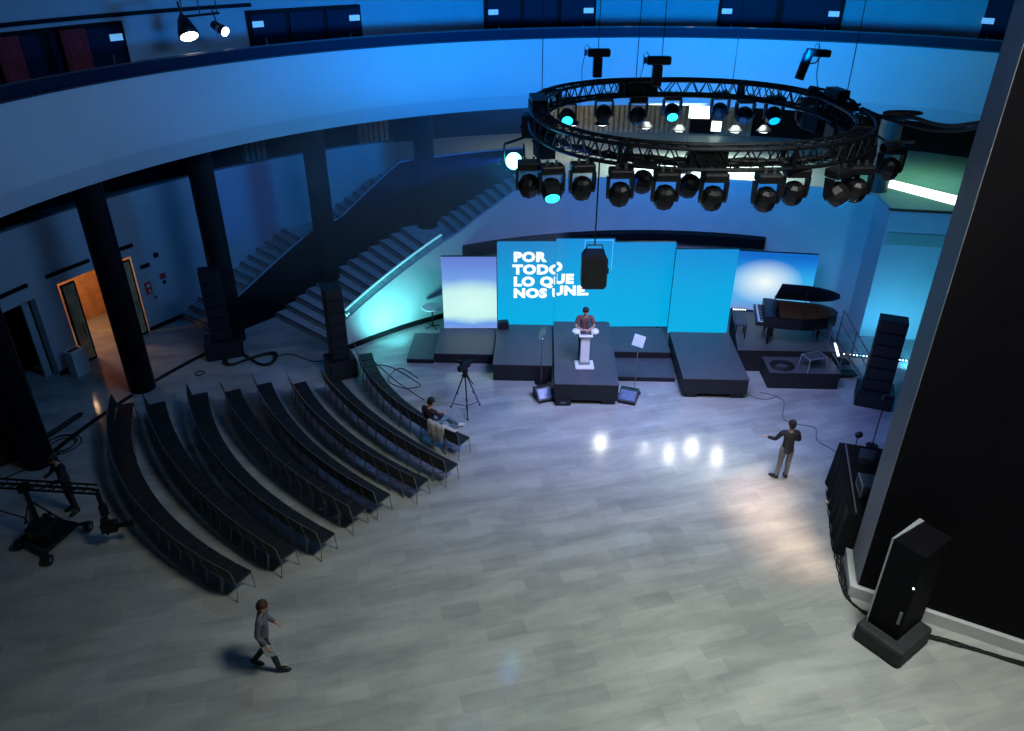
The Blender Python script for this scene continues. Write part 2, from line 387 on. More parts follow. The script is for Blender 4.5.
# ---- ground-floor side wall (W1) with the doorways
WH = 4.7
segs = [(166, 184, 0, WH), (157.9, 166, 2.6, WH), (155.6, 157.9, 0, WH), (148.2, 155.6, 2.72, WH), (117.5, 148.2, 0, WH)]
b = MB()
for a0, a1, z0, z1 in segs: b.arc(20, 20.25, a0, a1, z0, z1)
struct(b.build('wall_left', 'plaster'), 'white curved side wall behind the dark columns', 'wall')
b = MB(); b.arc(19.94, 20, 155.6, 157.9, 0, .12); b.arc(19.94, 20, 144.6, 148.2, 0, .12); b.arc(19.94, 20, 166, 184, 0, .12)
struct(b.build('baseboard_left', 'dark_wall'), 'dark skirting along the side wall', 'trim')
b = MB()
for a0, a1 in ((147.8, 151.4), (152.2, 156.4), (158.2, 172)): b.arc(19.93, 20, a0, a1, 3.02, 3.12)
struct(b.build('trim_3', 'dark_wall'), 'dark groove in the side wall above the doorways', 'trim')
# dark doorway, left
d = thing('door_6', 'black doorway with open dark door at left edge of side wall', 'door', pol(20.2, 162)); d['kind'] = 'structure'
child_arc(d, 'dark_recess', 'dark_wall', 21.2, 21.3, 156.5, 168, 0, 2.7)
child_arc(d, 'door_frame', 'black_metal', 19.98, 20.04, 165.9, 166.2, 0, 2.6)
child_arc(d, 'door_leaf', 'black_plastic', 20.5, 20.56, 160.4, 165.5, 0, 2.5)
child_arc(d, 'pale_reveal', 'plaster', 20.3, 20.36, 158.0, 158.6, 0, 2.6)
b = MB(); p = pol(20.44, 164.2, 1.1) - Vector(d.location); b.cyl(p - Vector((0, 0, .4)), p + Vector((0, 0, .5)), .02, seg=8).build('door_handle', 'steel', d)
# timber-lined room beyond the double doors
b = MB(); b.arc(22.6, 22.7, 146, 158, 0, 3.2); b.arc(20.3, 22.6, 147.2, 147.6, 0, 3.2); b.arc(20.3, 22.6, 156.3, 156.7, 0, 3.2); 
struct(b.build('wall_vestibule', 'wood_wall'), 'warm lit timber lining of the vestibule behind the open doors', 'wall')
struct(MB().arc(20.26, 22.6, 147.6, 156.3, 2.95, 3.05).build('ceiling_vestibule', 'plaster'), 'ceiling of the vestibule', 'ceiling')
l = bpy.data.lights.new('vestibule_lamp', 'POINT'); l.energy = 60; l.color = (1, .62, .32); l.shadow_soft_size = .15
lo = bpy.data.objects.new('vestibule_lamp', l); col.objects.link(lo); lo.location = pol(21.6, 153.2, 2.6)
def leaf(name, pA, pB, ztop, lb):
    pA, pB = Vector(pA), Vector(pB); v = (pB - pA); L_ = v.length; an = math.atan2(v.y, v.x)
    d = thing(name, lb, 'door', pA, an); d['kind'] = 'structure'
    MB().box((L_ / 2, 0, ztop / 2), (L_ - .08, .04, ztop - .1)).build('door_leaf', 'wood_door', d)
    f = MB(); f.box((.02, 0, ztop / 2), (.05, .06, ztop)); f.box((L_ - .02, 0, ztop / 2), (.05, .06, ztop)); f.box((L_ / 2, 0, ztop - .02), (L_, .06, .05)); f.box((L_ / 2, 0, .04), (L_, .06, .07))
    f.build('door_frame', 'dark_wall', d)
    f = MB(); f.cyl((L_ - .15, -.06, .8), (L_ - .15, -.06, 1.3), .02, seg=8); f.build('door_handle', 'steel', d)
    return d
leaf('door_7', pol(19.95, 155.5), at(97, 357, 0), 2.66, 'timber door leaf standing open, left of the column')
leaf('door_8', pol(19.93, 151.3), pol(19.95, 148.5), 2.66, 'timber door leaf standing open, right of the column')
# hall items on the side wall
def wall_sign(x, y, wd, ht, m, lb, cat='sign', name='wall_sign', extra=None):
    p = atR(x, y, 19.97); a = math.atan2(p.y - CY, p.x - CX)
    t = thing(name, lb, cat, p, a + math.pi / 2)
    MB().box((0, .0, 0), (wd, .03, ht)).build('sign_panel' if cat == 'sign' else 'housing', m, t)
    if extra: extra(t, wd, ht)
    return t
def ex_fire(t, wd, ht):
    b = MB(); b.box((0, .018, ht * .2), (wd * .5, .01, ht * .28)); b.box((-.02, .018, -ht * .25), (wd * .22, .01, ht * .3)); b.build('pictogram', 'sign_white', t)
wall_sign(148.5, 288, .22, .42, 'sign_red', 'red fire equipment sign with white pictogram on side wall', extra=ex_fire)
wall_sign(145, 266, .34, .13, 'black_plastic', 'small dark plate above the red sign on side wall')
wall_sign(163, 276, .2, .2, 'sign_red', 'small dull red square plate right of the fire sign')
wall_sign(156, 255, .16, .16, 'black_plastic', 'small round dark alarm sounder, highest item on side wall', 'alarm', 'alarm_sounder')
wall_sign(164.5, 282, .1, .12, 'black_plastic', 'tiny dark call point below the dull red plate', 'alarm', 'alarm_call_point')
wall_sign(156, 297, .08, .08, 'steel', 'tiny light switch low on side wall below the fire sign', 'switch', 'light_switch')
# bin
p = pol(19.5, 156.9); t = thing('litter_bin', 'white rectangular litter bin against side wall by the black doorway', 'bin', p, R(65))
MB().rbox((0, 0, .42), (.5, .36, .84), .02).build('bin_body', 'white_matte', t); MB().box((0, 0, .85), (.4, .12, .02)).build('slot', 'black_plastic', t)
# ---- stairs
def steps(name, r0, r1, a0, a1, z0, z1, n, label):
    b = MB()
    for k in range(n):
        za = z0 + (z1 - z0) * (k + 1) / n
        aa, ab = a0 + (a1 - a0) * k / n, a0 + (a1 - a0) * (k + 1) / n
        b.arc(r0, r1, aa, ab, max(0, za - .9), za, seg=1)
    return b
mats_nos = mat('nosing', (.03, .033, .04), .6)
def staircase(name, label, r0, r1, flights, landings):
    t = thing(name, label, 'staircase', pol((r0 + r1) / 2, flights[0][0], 0)); t['kind'] = 'structure'
    off = Matrix.Translation(-Vector(t.location))
    for (a0, a1, z0, z1, n) in flights:
        for k in range(n):
            za = z0 + (z1 - z0) * (k + 1) / n
            aa, ab = a0 + (a1 - a0) * k / n, a0 + (a1 - a0) * (k + 1) / n
            o = MB().arc(r0, r1, aa, ab, max(0, za - .55), za, seg=1).build('step', 'stone_step'); o.data.transform(off); o.parent = t
            s_ = (ab - aa) * .16
            o2 = MB().arc(r0, r1, aa, aa + s_, za, za + .004, seg=1).build('nosing', 'nosing'); o2.data.transform(off); o2.parent = o
    for (a0, a1, z) in landings:
        o = MB().arc(r0, r1, a0, a1, z - .3, z).build('landing', 'stone_step'); o.data.transform(off); o.parent = t
    return t
t = staircase('stairs_front', 'curved stone stairs rising to the upper floor, nearer flight lit from the right', 13.76, 17.42,
          [(138.2, 119.2, 0, 2.1, 13), (115.2, 104.4, 2.1, 3.65, 9)], [(119.2, 115.2, 2.1)])
t = staircase('stairs_rear', 'curved stone stairs along the white side wall behind the dark parapet', 17.6, 19.98,
          [(144.6, 130.8, 0, 2.1, 13), (127.4, 117.5, 2.1, 3.65, 9)], [(130.8, 127.4, 2.1)])
fz = interp([(144.5, .95), (140.7, 1.42), (131.4, 2.78), (128.2, 2.9), (120, 4.55), (104, 4.6)])
struct(MB().arc(17.42, 17.6, 103.6, 144.5, 0, fz).build('wall_stair_parapet', 'dark_wall'), 'black parapet wall between the two stair flights', 'wall')
g = thing('handrail', 'pale glowing handrail on top of the black stair parapet', 'handrail', pol(17.5, 131, 2.8))
for a0, a1 in ((144.5, 131.4), (131.4, 128.2), (128.2, 119.9), (119.9, 104)):
    b = MB().arc(17.42, 17.5, a1, a0, lambda a: fz(a), lambda a: fz(a) + .05); o = b.build('rail', 'rail_pale'); o.data.transform(Matrix.Translation(-Vector(g.location))); o.parent = g
gz_ = interp([(139.5, .75), (136.7, 1.05), (121, 2.70), (118, 2.98), (108.6, 4.25), (106, 4.42), (50, 4.42)])
struct(MB().arc(13.6, 13.75, 57.7, 139.5, 0, gz_).build('wall_stage', 'plaster'), 'white curved wall behind the stage carrying the stairs', 'wall')
g = thing('stair_balustrade', 'glass balustrade with cyan glowing handrail on the near flight', 'railing', pol(13.67, 129, 2))
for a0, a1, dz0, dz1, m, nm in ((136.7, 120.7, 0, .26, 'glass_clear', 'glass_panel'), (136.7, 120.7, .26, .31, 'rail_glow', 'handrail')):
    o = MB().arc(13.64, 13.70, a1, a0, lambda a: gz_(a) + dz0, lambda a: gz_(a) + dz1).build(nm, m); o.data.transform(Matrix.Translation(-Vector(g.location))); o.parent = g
struct(MB().arc(13.5, 13.6, 119, 139.5, 0, .14).build('baseboard_stage', 'dark_wall'), 'dark skirting at the foot of the stage wall', 'trim')
# dark recessed band on the stage wall
b = MB().arc(13.2, 13.6, 71.3, 117.6, 2.18, 2.52); struct(b.build('trim_5', 'dark_wall'), 'long dark curved shelf band on the wall above the screens', 'trim')
# ---- upper floor
b = MB(); b.arc(13.76, 24.2, 48, 104.4, 3.3, 3.65); b.arc(17.6, 24.2, 104.4, 117.5, 3.3, 3.65); b.arc(20.25, 24.2, 117.5, 184, 3.3, 3.65)
b.prism([(12.0, 24.6), (11.8, 23.05), (24, 20.9), (30, 36), (17, 33)], 3.28, 3.66)
struct(b.build('floor_upper', 'upper_floor'), 'pale green-grey floor of the upper level', 'floor')
struct(MB().arc(24.0, 24.3, 40, 184, 3.6, 6.3).build('wall_upper', 'dark_wall'), 'dark rear wall of the upper level', 'wall')
# right wall
P0, P1, P2 = Vector((12.0, 24.45)), Vector((11.75, 23.1)), Vector((24, 20.95))
b = MB(); b.prism([(11.85, 24.41), (11.75, 23.1), (11.86, 23.1), (11.98, 24.50)], 0, 4.38); struct(b.build('wall_corner', 'plaster'), 'narrow white return of the wall in the blue-lit corner', 'wall')
b = MB(); b.prism([(11.75, 23.08), (24, 20.93), (24.03, 21.03), (11.8, 23.18)], 0, 4.38); struct(b.build('wall_right', 'plaster'), 'white wall at right washed with cyan light', 'wall')
struct(MB().prism([(11.72, 23.04), (24, 20.88), (24, 21.06), (11.72, 23.22)], 4.38, 4.41).build('trim_6', 'black_metal'), 'thin dark edge strip of the upper floor', 'trim')
# curtains (pleated slatted panels) on upper rear wall
for x0, x1, lb in ((548, 690, 'ribbed timber panel wall on the upper level behind the truss ring'), (356, 388, 'ribbed timber panel on the upper level above the stairs'), (238, 262, 'ribbed timber panel on the upper level left of the third column'), (715, 752, 'ribbed timber panel right of the bright upper window')):
    a0, a1 = angR(x0, 125, 23.9), angR(x1, 125, 23.9); n = max(4, int((a0 - a1) / .55)); b = MB()
    for k in range(n):
        aa = a1 + (a0 - a1) * (k + .5) / n; wd = (a0 - a1) / n * .33
        b.arc(23.78, 23.96, aa - wd, aa + wd, 3.66, 6.26, seg=1)
    b.arc(23.94, 23.99, a1, a0, 3.66, 6.26)
    tag(b.build('slat_panel', 'pale_wood', loc=pol(23.9, (a0 + a1) / 2, 3.66)), lb, 'wall panel', 'ribbed timber panels upstairs')
def glow_panel(x0, y0, x1, y1, lb):
    a0, a1 = angR(x0, y0, 23.7), angR(x1, y0, 23.7); z1, z0 = atR(x0, y0, 23.7).z, atR(x0, y1, 23.7).z
    t = thing('backlit_window', lb, 'window', pol(23.7, (a0 + a1) / 2, z0))
    child_arc(t, 'panel', 'window_glow', 23.66, 23.70, a1, a0, z0, z1); child_arc(t, 'frame', 'black_metal', 23.70, 23.76, a1 - .12, a0 + .12, z0 - .06, z1 + .06)
glow_panel(690, 104, 711, 118, 'bright white backlit panel high on the upper rear wall')
glow_panel(712, 121, 722, 131, 'small bright lit panel lower right of the large backlit panel')
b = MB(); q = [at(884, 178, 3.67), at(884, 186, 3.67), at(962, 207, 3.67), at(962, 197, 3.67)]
b.prism([(v.x, v.y) for v in q], 3.655, 3.675); tag(b.build('floor_light_patch', 'light_patch_glow', loc=q[0]), 'long white light strip cast on the pale green upper floor', 'light strip')  # patch of light falling on the floor, made as a thin emissive slab
area('upper_floor_light', (7.5, 30.5, 6.15), (7.5, 30.0, 3.6), 5, 2.2, 620, (.92, 1, .92), 120)
area('upper_floor_light', (15.5, 28.5, 6.15), (15.5, 28.5, 3.6), 3, 3, 55, (.35, 1, .72), 150)
area('upper_floor_light', (1.5, 31.5, 6.15), (1.5, 33.5, 4.6), 4, 1.2, 110, (1, .85, .62), 150)
# pendant lamps
pl = None
for i, (x, y) in enumerate([(572, 124), (602, 124), (646, 127), (679, 130), (735, 131), (764, 131), (684, 172)]):
    p = atR(x, y, 18.3) if i < 6 else atR(x, y, 16.2); z = p.z
    r_ = 18.3
    t = thing('pendant_lamp', 'white domed pendant lamp over the upper floor, %s from the left seen through the truss' % ORD[i] if i < 6 else 'lit pendant lamp lower than the others, seen below the front of the truss', 'lamp', (p.x, p.y, z), 0, 'pendant lamps upstairs')
    MB().lathe([(.06, .22), (.13, .20), (.27, .04), (.30, 0), (.27, .01)], seg=20).build('lamp_shade', 'black_metal', t, True)
    MB().lathe([(.26, .0), (.2, -.03), (.05, -.05)], seg=20).build('bulb', 'lamp_white', t, True)
    if i < 6: MB().cyl((0, 0, .2), (0, 0, 6.3 - z), .012, seg=6).build('cord', 'cable', t)
    else: MB().cyl((0, 0, .2), (0, 0, 6.3 - z), .012, seg=6).build('cord', 'cable', t)
# ---- columns
cols_ = [(169.6, 0, 'column', 'black round column at far left edge behind a speaker tower'), (156.6, 0, 'column', 'black round column in front of the open timber doors'), (144.5, 0, 'column', 'black round column behind the second speaker tower'),
         (131, .95, 'column', 'black round column standing in the near stair flight'), (117.2, 2.1, 'column', 'black round column on the stair landing'), (59.3, 3.65, 'column_grey', 'grey round column on the upper floor at right')]
for a, z, m, lb in cols_:
    p = pol(17.08, a, z); b = MB().lathe([(.37, 0), (.37, 6.255 - z)], p, 28)
    tag(b.build('column', m, smooth=False, loc=p), lb, 'column', kind='structure')
# dark channel in the floor joining the columns
b = MB().arc(16.98, 17.12, 146.3, 155.2, 0, .02); b.arc(16.98, 17.12, 158, 168, 0, .02); struct(b.build('trim_7', 'dark_wall'), 'dark curved floor channel running between the columns', 'trim')
p0, p1 = at(50, 437), at(80, 417); v = (p1 - p0)
t = thing('cable_ramp', 'long black tube lying on the floor between the left columns', 'tube', (p0 + p1) / 2, math.atan2(v.y, v.x))
MB().cyl((-v.length / 2, 0, .07), (v.length / 2, 0, .07), .07, seg=12).build('tube', 'black_plastic', t); 
for s_ in (-1, 1): MB().cyl((s_ * v.length / 2, 0, .07), (s_ * (v.length / 2 + .12), 0, .06), .075, .03, seg=12).build('end_cap', 'black_metal', t)
# ---- big pillar at right
A = Vector((7.10, 11.45)); dF = Vector((.88, -.476)); dS = Vector((.27, .95)).normalized()
B = A + dS * 1.0
poly = [A, A + dF * 7, B + dF * 7 + dS * 0, B]
pil = thing('pillar', 'huge dark square pillar filling the right side', 'pillar', (A.x, A.y, 0)); pil['kind'] = 'structure'
MB().prism([(v - A)[:] for v in poly], .3, 17).build('shaft', 'pillar_dark', pil)
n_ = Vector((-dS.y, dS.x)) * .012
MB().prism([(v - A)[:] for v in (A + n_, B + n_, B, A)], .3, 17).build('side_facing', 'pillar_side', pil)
e = Vector((.476, .88))
pp = [A - e * .10 - dF * .14, A + dF * 7 - e * .10, B + dF * 7, B + dS * .1 - dF * .14]
MB().prism([(v - A)[:] for v in pp], 0, .28).build('plinth', 'plinth', pil)

# ------------------------------------------------------------ STAGE
stage_grp = 'stage platforms'
def platform(label, x0, x1, y0, y1, zt, z0=0.0, feet=False):
    cx, cy = (x0 + x1) / 2, (y0 + y1) / 2
    t = thing('stage_platform', label, 'platform', (cx, cy, 0), R(-2.3), stage_grp)
    MB().rbox((0, 0, zt - .012), (x1 - x0, y1 - y0, .03), .006).build('deck', 'stage', t)
    MB().box((0, 0, (z0 + zt - .03) / 2), (x1 - x0 - .02, y1 - y0 - .02, zt - z0 - .03)).build('skirt', 'stage_side', t)
    if feet:
        for sx in (-1, 1):
            for yy in (-(y1 - y0) / 2 + .22, (y1 - y0) / 2 - .4):
                MB().rbox((sx * ((x1 - x0) / 2 - .28), yy, z0 / 2 + .03), (.36, .34, z0 + .06), .01).build('foot', 'black_plastic', t)
    return t
platform('low black platform wing below the left cloud screen', -2.42, -.56, 21.17, 22.95, .34)
platform('lowest thin black platform at the far left end of stage', -3.3, -2.44, 21.17, 22.95, .16)
platform('wide black platform left of the lectern riser', -.53, 1.27, 20.08, 22.80, .56)
platform('long black centre riser carrying the white lectern', 1.29, 3.13, 18.73, 22.74, .69, .15, True)
platform('upper dark step between the centre and right risers', 3.24, 5.04, 21.29, 23.0, .35)
platform('lower dark step between the centre and right risers', 3.18, 4.98, 20.05, 21.24, .16)
platform('long black riser right of centre below the right blue screen', 5.02, 6.92, 19.08, 22.04, .66, .15, True)
t = thing('stage_platform', 'angled dark platform under the grand piano', 'platform', (8.6, 21.9, 0), 0, stage_grp)
pq = [(6.93, 20.70), (9.88, 20.62), (10.45, 22.62), (7.45, 23.5)]
MB().prism([(x - 8.6, y - 21.9) for x, y in pq], 0, .72).build('skirt', 'stage_side', t)
MB().prism([(x - 8.6, y - 21.9) for x, y in [(6.92, 20.68), (9.9, 20.60), (10.47, 22.64), (7.45, 23.52)]], .72, .75).build('deck', 'stage', t)
platform('small black platform in front of the piano platform', 7.66, 9.74, 19.62, 20.6, .55)

def screen(label, x0, x1, y, z0, z1, m, depth=.12):
    cx = (x0 + x1) / 2
    t = thing('led_screen', label, 'screen', (cx, y, z0), 0, 'stage screens')
    MB().box((0, 0, (z1 - z0) / 2), (x1 - x0, .015, z1 - z0)).build('display', m, t)
    MB().box((0, depth / 2 + .01, (z1 - z0) / 2), (x1 - x0, depth, z1 - z0)).build('housing', 'black_metal', t)
    f = MB()
    for sx in (-1, 1):
        f = MB(); f.cyl((sx * (x1 - x0) * .35, depth + .06, -z0 + .0), (sx * (x1 - x0) * .35, depth + .06, (z1 - z0) * .9), .03, seg=8); f.build('support_post', 'black_metal', t)
    return t
screen('left end screen showing a pale cloud over lavender', -2.27, -.50, 22.98, .34, 2.88, 'screen_cloud')
s2 = screen('blue screen with the left part of the white slogan', -.47, 1.40, 22.86, .50, 3.44, 'screen_blue')
s3 = screen('taller blue screen behind the lectern with the slogan end', 1.385, 3.225, 22.78, .68, 3.56, 'screen_blue')
screen('plain blue screen between the centre and right risers', 3.2, 5.22, 23.08, .35, 3.33, 'screen_blue')
screen('plain blue screen at the back of the right riser', 5.02, 6.93, 22.10, .62, 3.47, 'screen_blue')
# right cloud screen
pa, pb = atY(735, 252, 24.0), atY(820, 253, 23.6)
v = Vector((pb.x - pa.x, pb.y - pa.y)); an = math.atan2(v.y, v.x)
t = thing('led_screen', 'right end screen with a white glow on blue behind the piano', 'screen', ((pa.x + pb.x) / 2, (pa.y + pb.y) / 2, .62), an, 'stage screens')
Ls = v.length
MB().box((0, 0, 1.02), (Ls, .015, 2.1)).build('display', 'screen_glow', t); MB().box((0, .08, 1.02), (Ls, .12, 2.1)).build('housing', 'black_metal', t)
for sx in (-1, 1): MB().cyl((sx * Ls * .35, .2, -.62), (sx * Ls * .35, .2, 1.9), .03, seg=8).build('support_post', 'black_metal', t)

# slogan lettering, split across two screens
def text_mesh(s_, size, sx=1.16, off=.025):
    c = bpy.data.curves.new('txt', 'FONT'); c.body = s_; c.size = size; c.offset = off; c.extrude = .004; c.resolution_u = 3; c.space_character = 1.09
    o = bpy.data.objects.new('txt', c); col.objects.link(o)
    dg = bpy.context.evaluated_depsgraph_get(); me = bpy.data.meshes.new_from_object(o.evaluated_get(dg))
    bpy.data.objects.remove(o); bpy.data.curves.remove(c)
    me.transform(Matrix.Diagonal((sx, 1, 1, 1))); me.materials.clear(); return me
def clip(me, x, keep_left):
    bm = bmesh.new(); bm.from_mesh(me)
    bmesh.ops.bisect_plane(bm, geom=bm.verts[:] + bm.edges[:] + bm.faces[:], plane_co=(x, 0, 0), plane_no=(1, 0, 0), clear_outer=keep_left, clear_inner=not keep_left)
    n = len(bm.verts); me2 = bpy.data.meshes.new('letters'); bm.to_mesh(me2); bm.free(); return me2 if n else None
def place_text(me, parent, x, y, z):
    if me is None: return
    me = me.copy(); me.transform(Matrix.Rotation(R(90), 4, 'X')); me.materials.append(M['letter_white'])
    o = bpy.data.objects.new('lettering', me); col.objects.link(o); o.parent = parent; o.location = (x, y, z); return o
lines = [('POR', 513.5, 261.5), ('TODO', 513, 274), ('LO QUE', 513.5, 286), ('NOS UNE.', 513.5, 297.5)]
CUT = 556.5
for s_, px, py in lines:
    me = text_mesh(s_, .43)
    p = atY(px, py, 22.83)
    xc = atY(CUT, py, 22.83).x - p.x
    l_ = clip(me, xc, True); r_ = clip(me, xc, False)
    place_text(l_, s2, p.x - s2.location.x, -.012, p.z - s2.location.z)
    if s_ != 'POR':
        place_text(r_, s3, p.x - s3.location.x, -.012, p.z - s3.location.z + .13)
# thin framing line of the slogan picture
f = MB()
x0, x1, z1 = -.02, .86, 2.84
f.box(((x0 + x1) / 2, -.011, z1), (x1 - x0, .004, .02)); f.box((x0, -.011, z1 - .5), (.015, .004, 1.0)); f.box((x1, -.011, z1 - .5), (.015, .004, 1.0))
mat('screen_line', (.1, .4, .7), .4, emit=(.08, .45, .80), estr=1.0); f.build('picture_line', 'screen_line', s3)

# lectern
t = thing('lectern', 'white lectern with slim column and winged top on centre riser', 'lectern', (2.14, 19.78, .69))
MB().rbox((0, 0, .04), (.56, .50, .08), .03).build('base', 'white_gloss', t)
MB().rbox((0, .03, .12), (.32, .2, .08), .02).build('collar', 'steel', t)
MB().rbox((0, .05, .58), (.27, .15, .94), .02).build('column', 'white_gloss', t)
mt = Matrix.Rotation(R(-14), 3, 'X')
MB().rbox((0, .05, 1.07), (.40, .34, .05), .02, m=Matrix.Rotation(R(14), 3, 'X')).build('top', 'white_gloss', t)
for sx in (-1, 1):
    MB().sphere((sx * .27, .12, 1.10), .15, (.85, 1.0, .55), 14).build('side_wing', 'white_gloss', t, True)
MB().rbox((0, .02, 1.11), (.32, .18, .02), .008, m=Matrix.Rotation(R(14), 3, 'X')).build('reading_shelf', 'steel', t)
f = MB(); f.tube([(.05, .16, 1.1), (.05, .18, 1.25), (.04, .2, 1.36), (.02, .24, 1.4)], .008); f.sphere((.02, .25, 1.41), .02); f.build('microphone', 'black_metal', t)
# teleprompter stands
def prompter(p, glassrot, lb, h=1.75, m='glass_white'):
    t = thing('teleprompter_stand', lb, 'teleprompter', p, 0, 'glass teleprompter stands')
    MB().lathe([(.2, 0), (.2, .02), (.05, .03)], seg=18).build('base', 'black_metal', t)
    MB().cyl((0, 0, .02), (0, 0, h - .22), .013, seg=8).build('pole', 'steel', t)
    MB().box((0, 0, h), (.34, .012, .34), m=(Matrix.Rotation(glassrot, 3, 'Z') @ Matrix.Rotation(R(-28), 3, 'X') @ Matrix.Rotation(R(20), 3, 'Y'))).build('glass_plate', m, t)
    MB().sphere((0, 0, h - .2), .035, seg=8).build('joint', 'steel', t)
prompter(at(634, 393, 0), R(6), 'thin teleprompter stand with white square glass, right of lectern')
prompter(at(541, 383, 0), R(-80), 'thin teleprompter stand with edge-on glass, left of lectern', 1.7, 'glass_clear')
# floor monitors
def wedge(p, rz, lb):
    t = thing('stage_monitor', lb, 'monitor speaker', p, rz, 'floor monitors in front of the stage')
    prof = [(-.25, 0), (.25, 0), (.25, .10), (-.05, .34), (-.25, .30)]
    b = MB(); A_ = [b.bm.verts.new((-.26, y, z)) for y, z in prof]; B_ = [b.bm.verts.new((.26, y, z)) for y, z in prof]
    b.bm.faces.new(A_); b.bm.faces.new(B_[::-1])
    for k in range(5): b.bm.faces.new((A_[k], A_[(k + 1) % 5], B_[(k + 1) % 5], B_[k]))
    b.build('cabinet', 'black_plastic', t)
    MB().box((0, .105, .225), (.44, .30, .015), m=Matrix.Rotation(math.atan2(-.24, .30), 3, 'X')).build('screen_panel', 'mon_panel', t)
    f = MB(); f.tube([(.27, -.06, .15), (.30, 0, .17), (.27, .06, .15)], .012); f.build('handle', 'black_metal', t)
mat('mon_panel', (.10, .16, .30), .25, noise=.2)
wedge(at(544, 398, 0), R(200), 'black wedge monitor on floor left of the centre riser')
wedge(at(628, 400, 0), R(160), 'dark blue wedge monitor on floor right of the centre riser')
t = thing('equipment_case', 'small black box on the floor under left front edge of centre riser', 'box', at(563, 404, 0), 0)
MB().rbox((0, 0, .09), (.44, .22, .18), .02).build('case_body', 'black_plastic', t); MB().box((0, -.115, .12), (.16, .02, .03)).build('handle', 'steel', t)
t = thing('stage_monitor', 'small black speaker at the back left corner of the stage', 'monitor speaker', at(503, 328, .56), R(10))
MB().rbox((0, 0, .13), (.36, .24, .26), .03).build('cabinet', 'black_plastic', t); MB().box((0, -.125, .13), (.30, .01, .2)).build('grille', 'speaker_grille', t)
# ---- piano
pr = R(-12); PP = Vector((7.72, 20.98, .75))
t = thing('grand_piano', 'black grand piano with raised lid on the right platform', 'piano', PP, pr)
outl = [(0, 0), (.05, 0), (1.05, .0), (1.45, .10), (1.85, .30), (2.12, .55), (2.20, .85), (2.08, 1.15), (1.8, 1.32), (1.4, 1.38), (0, 1.42)]
MB().prism(outl, .62, .96).build('case', 'piano_black', t)
ins = [(.42, .08), (1.02, .08), (1.42, .18), (1.78, .36), (2.02, .6), (2.08, .85), (1.98, 1.08), (1.75, 1.24), (1.4, 1.3), (.42, 1.34)]
MB().prism(ins, .955, .968).build('soundboard', 'piano_gold', t)
MB().rbox((-.12, .71, .70), (.28, 1.38, .10), .01).build('keybed', 'piano_black', t)
MB().box((-.13, .71, .765), (.15, 1.22, .025)).build('keyboard', 'ivory', t)
b = MB()
for k in range(36):
    if k % 7 not in (2, 6): b.box((-.10, .14 + k * .033, .785), (.09, .014, .018))
b.build('black_keys', 'piano_black', t)
MB().box((.16, .71, .97), (.3, 1.40, .025)).build('front_lid', 'piano_black', t)
MB().rbox((.30, .71, 1.12), (.02, .7, .26), .005).build('music_desk', 'piano_black', t)
# lid hinged on the far (high y) side, propped open towards the camera
lidpoly = [(.34, 0), (1.05, 0), (1.45, -.12), (1.85, -.32), (2.12, -.55), (2.2, -.85), (2.05, -1.1)]
b = MB(); th = R(42)
top = [(.34, 1.42), (1.4, 1.40), (1.8, 1.34), (2.08, 1.17), (2.2, .87), (2.12, .56), (1.85, .3), (1.45, .1), (1.05, 0), (.34, 0)]
vs0 = []; vs1 = []
for x, y in top:
    d_ = 1.42 - y; vs0.append(b.bm.verts.new((x, 1.42 - d_ * math.cos(th), .98 + d_ * math.sin(th)))); vs1.append(b.bm.verts.new((x, 1.42 - d_ * math.cos(th) + .012, .98 + d_ * math.sin(th) + .02)))
b.bm.faces.new(vs0); b.bm.faces.new(vs1[::-1])
for k in range(len(top)): b.bm.faces.new((vs0[k], vs0[(k + 1) % len(top)], vs1[(k + 1) % len(top)], vs1[k]))
b.build('lid', 'piano_lid_reflection', t)
MB().cyl((1.1, .1, .96), (1.1, .45, 1.70), .012, seg=8).build('lid_prop', 'piano_black', t)
for x, y in ((.18, .18), (.18, 1.22), (1.75, .85)):
    b = MB(); b.cyl((x, y, .62), (x, y, .10), .075, .045, seg=12); b.cyl((x, y, .0), (x, y, .1), .035, seg=10); b.build('leg', 'piano_black', t)
b = MB(); b.box((.35, .71, .34), (.05, .22, .56)); b.box((.30, .71, .08), (.2, .26, .05)); b.build('pedal_lyre', 'piano_black', t)
# bench
t = thing('piano_bench', 'black piano bench with padded grey seat left of the piano', 'bench', (7.22, 21.72, .75), pr)
MB().rbox((0, 0, .47), (.36, .62, .09), .03).build('seat', 'stage', t)
for sx in (-1, 1):
    for sy in (-1, 1): MB().cyl((sx * .14, sy * .26, .44), (sx * .15, sy * .27, 0), .025, .02, seg=8).build('leg', 'piano_black', t)
# small table/stand frame on the low platform
t = thing('side_table', 'small pale metal framed stand on the low platform before the piano', 'stand', at(812, 368, .55), R(18))
fr = MB()
for sx in (-1, 1):
    for sy in (-1, 1): MB().cyl((sx * .3, sy * .2, .42), (sx * .33, sy * .22, 0), .014, seg=8).build('leg', 'rail_pale', t)
b = MB(); b.tube([(-.3, -.2, .42), (.3, -.2, .42), (.3, .2, .42), (-.3, .2, .42)], .014, closed=True); b.build('frame', 'rail_pale', t)
MB().box((0, 0, .43), (.56, .36, .012)).build('top', 'stage', t)
def blob_heap(name, p, n, rx, ry, lb, cat, m='cloth_black', h=.12):
    b = MB(); rr = random.Random(n + int(p.x * 10))
    for k in range(n):
        a = rr.uniform(0, 6.28); q = rr.uniform(0, 1) ** .5
        b.sphere((math.cos(a) * q * rx, math.sin(a) * q * ry, h * .5), .12, (rr.uniform(.7, 1.2), rr.uniform(.5, 1), rr.uniform(.35, .6)), 8)
    o = b.build(name, m); o.location = p; return tag(o, lb, cat)
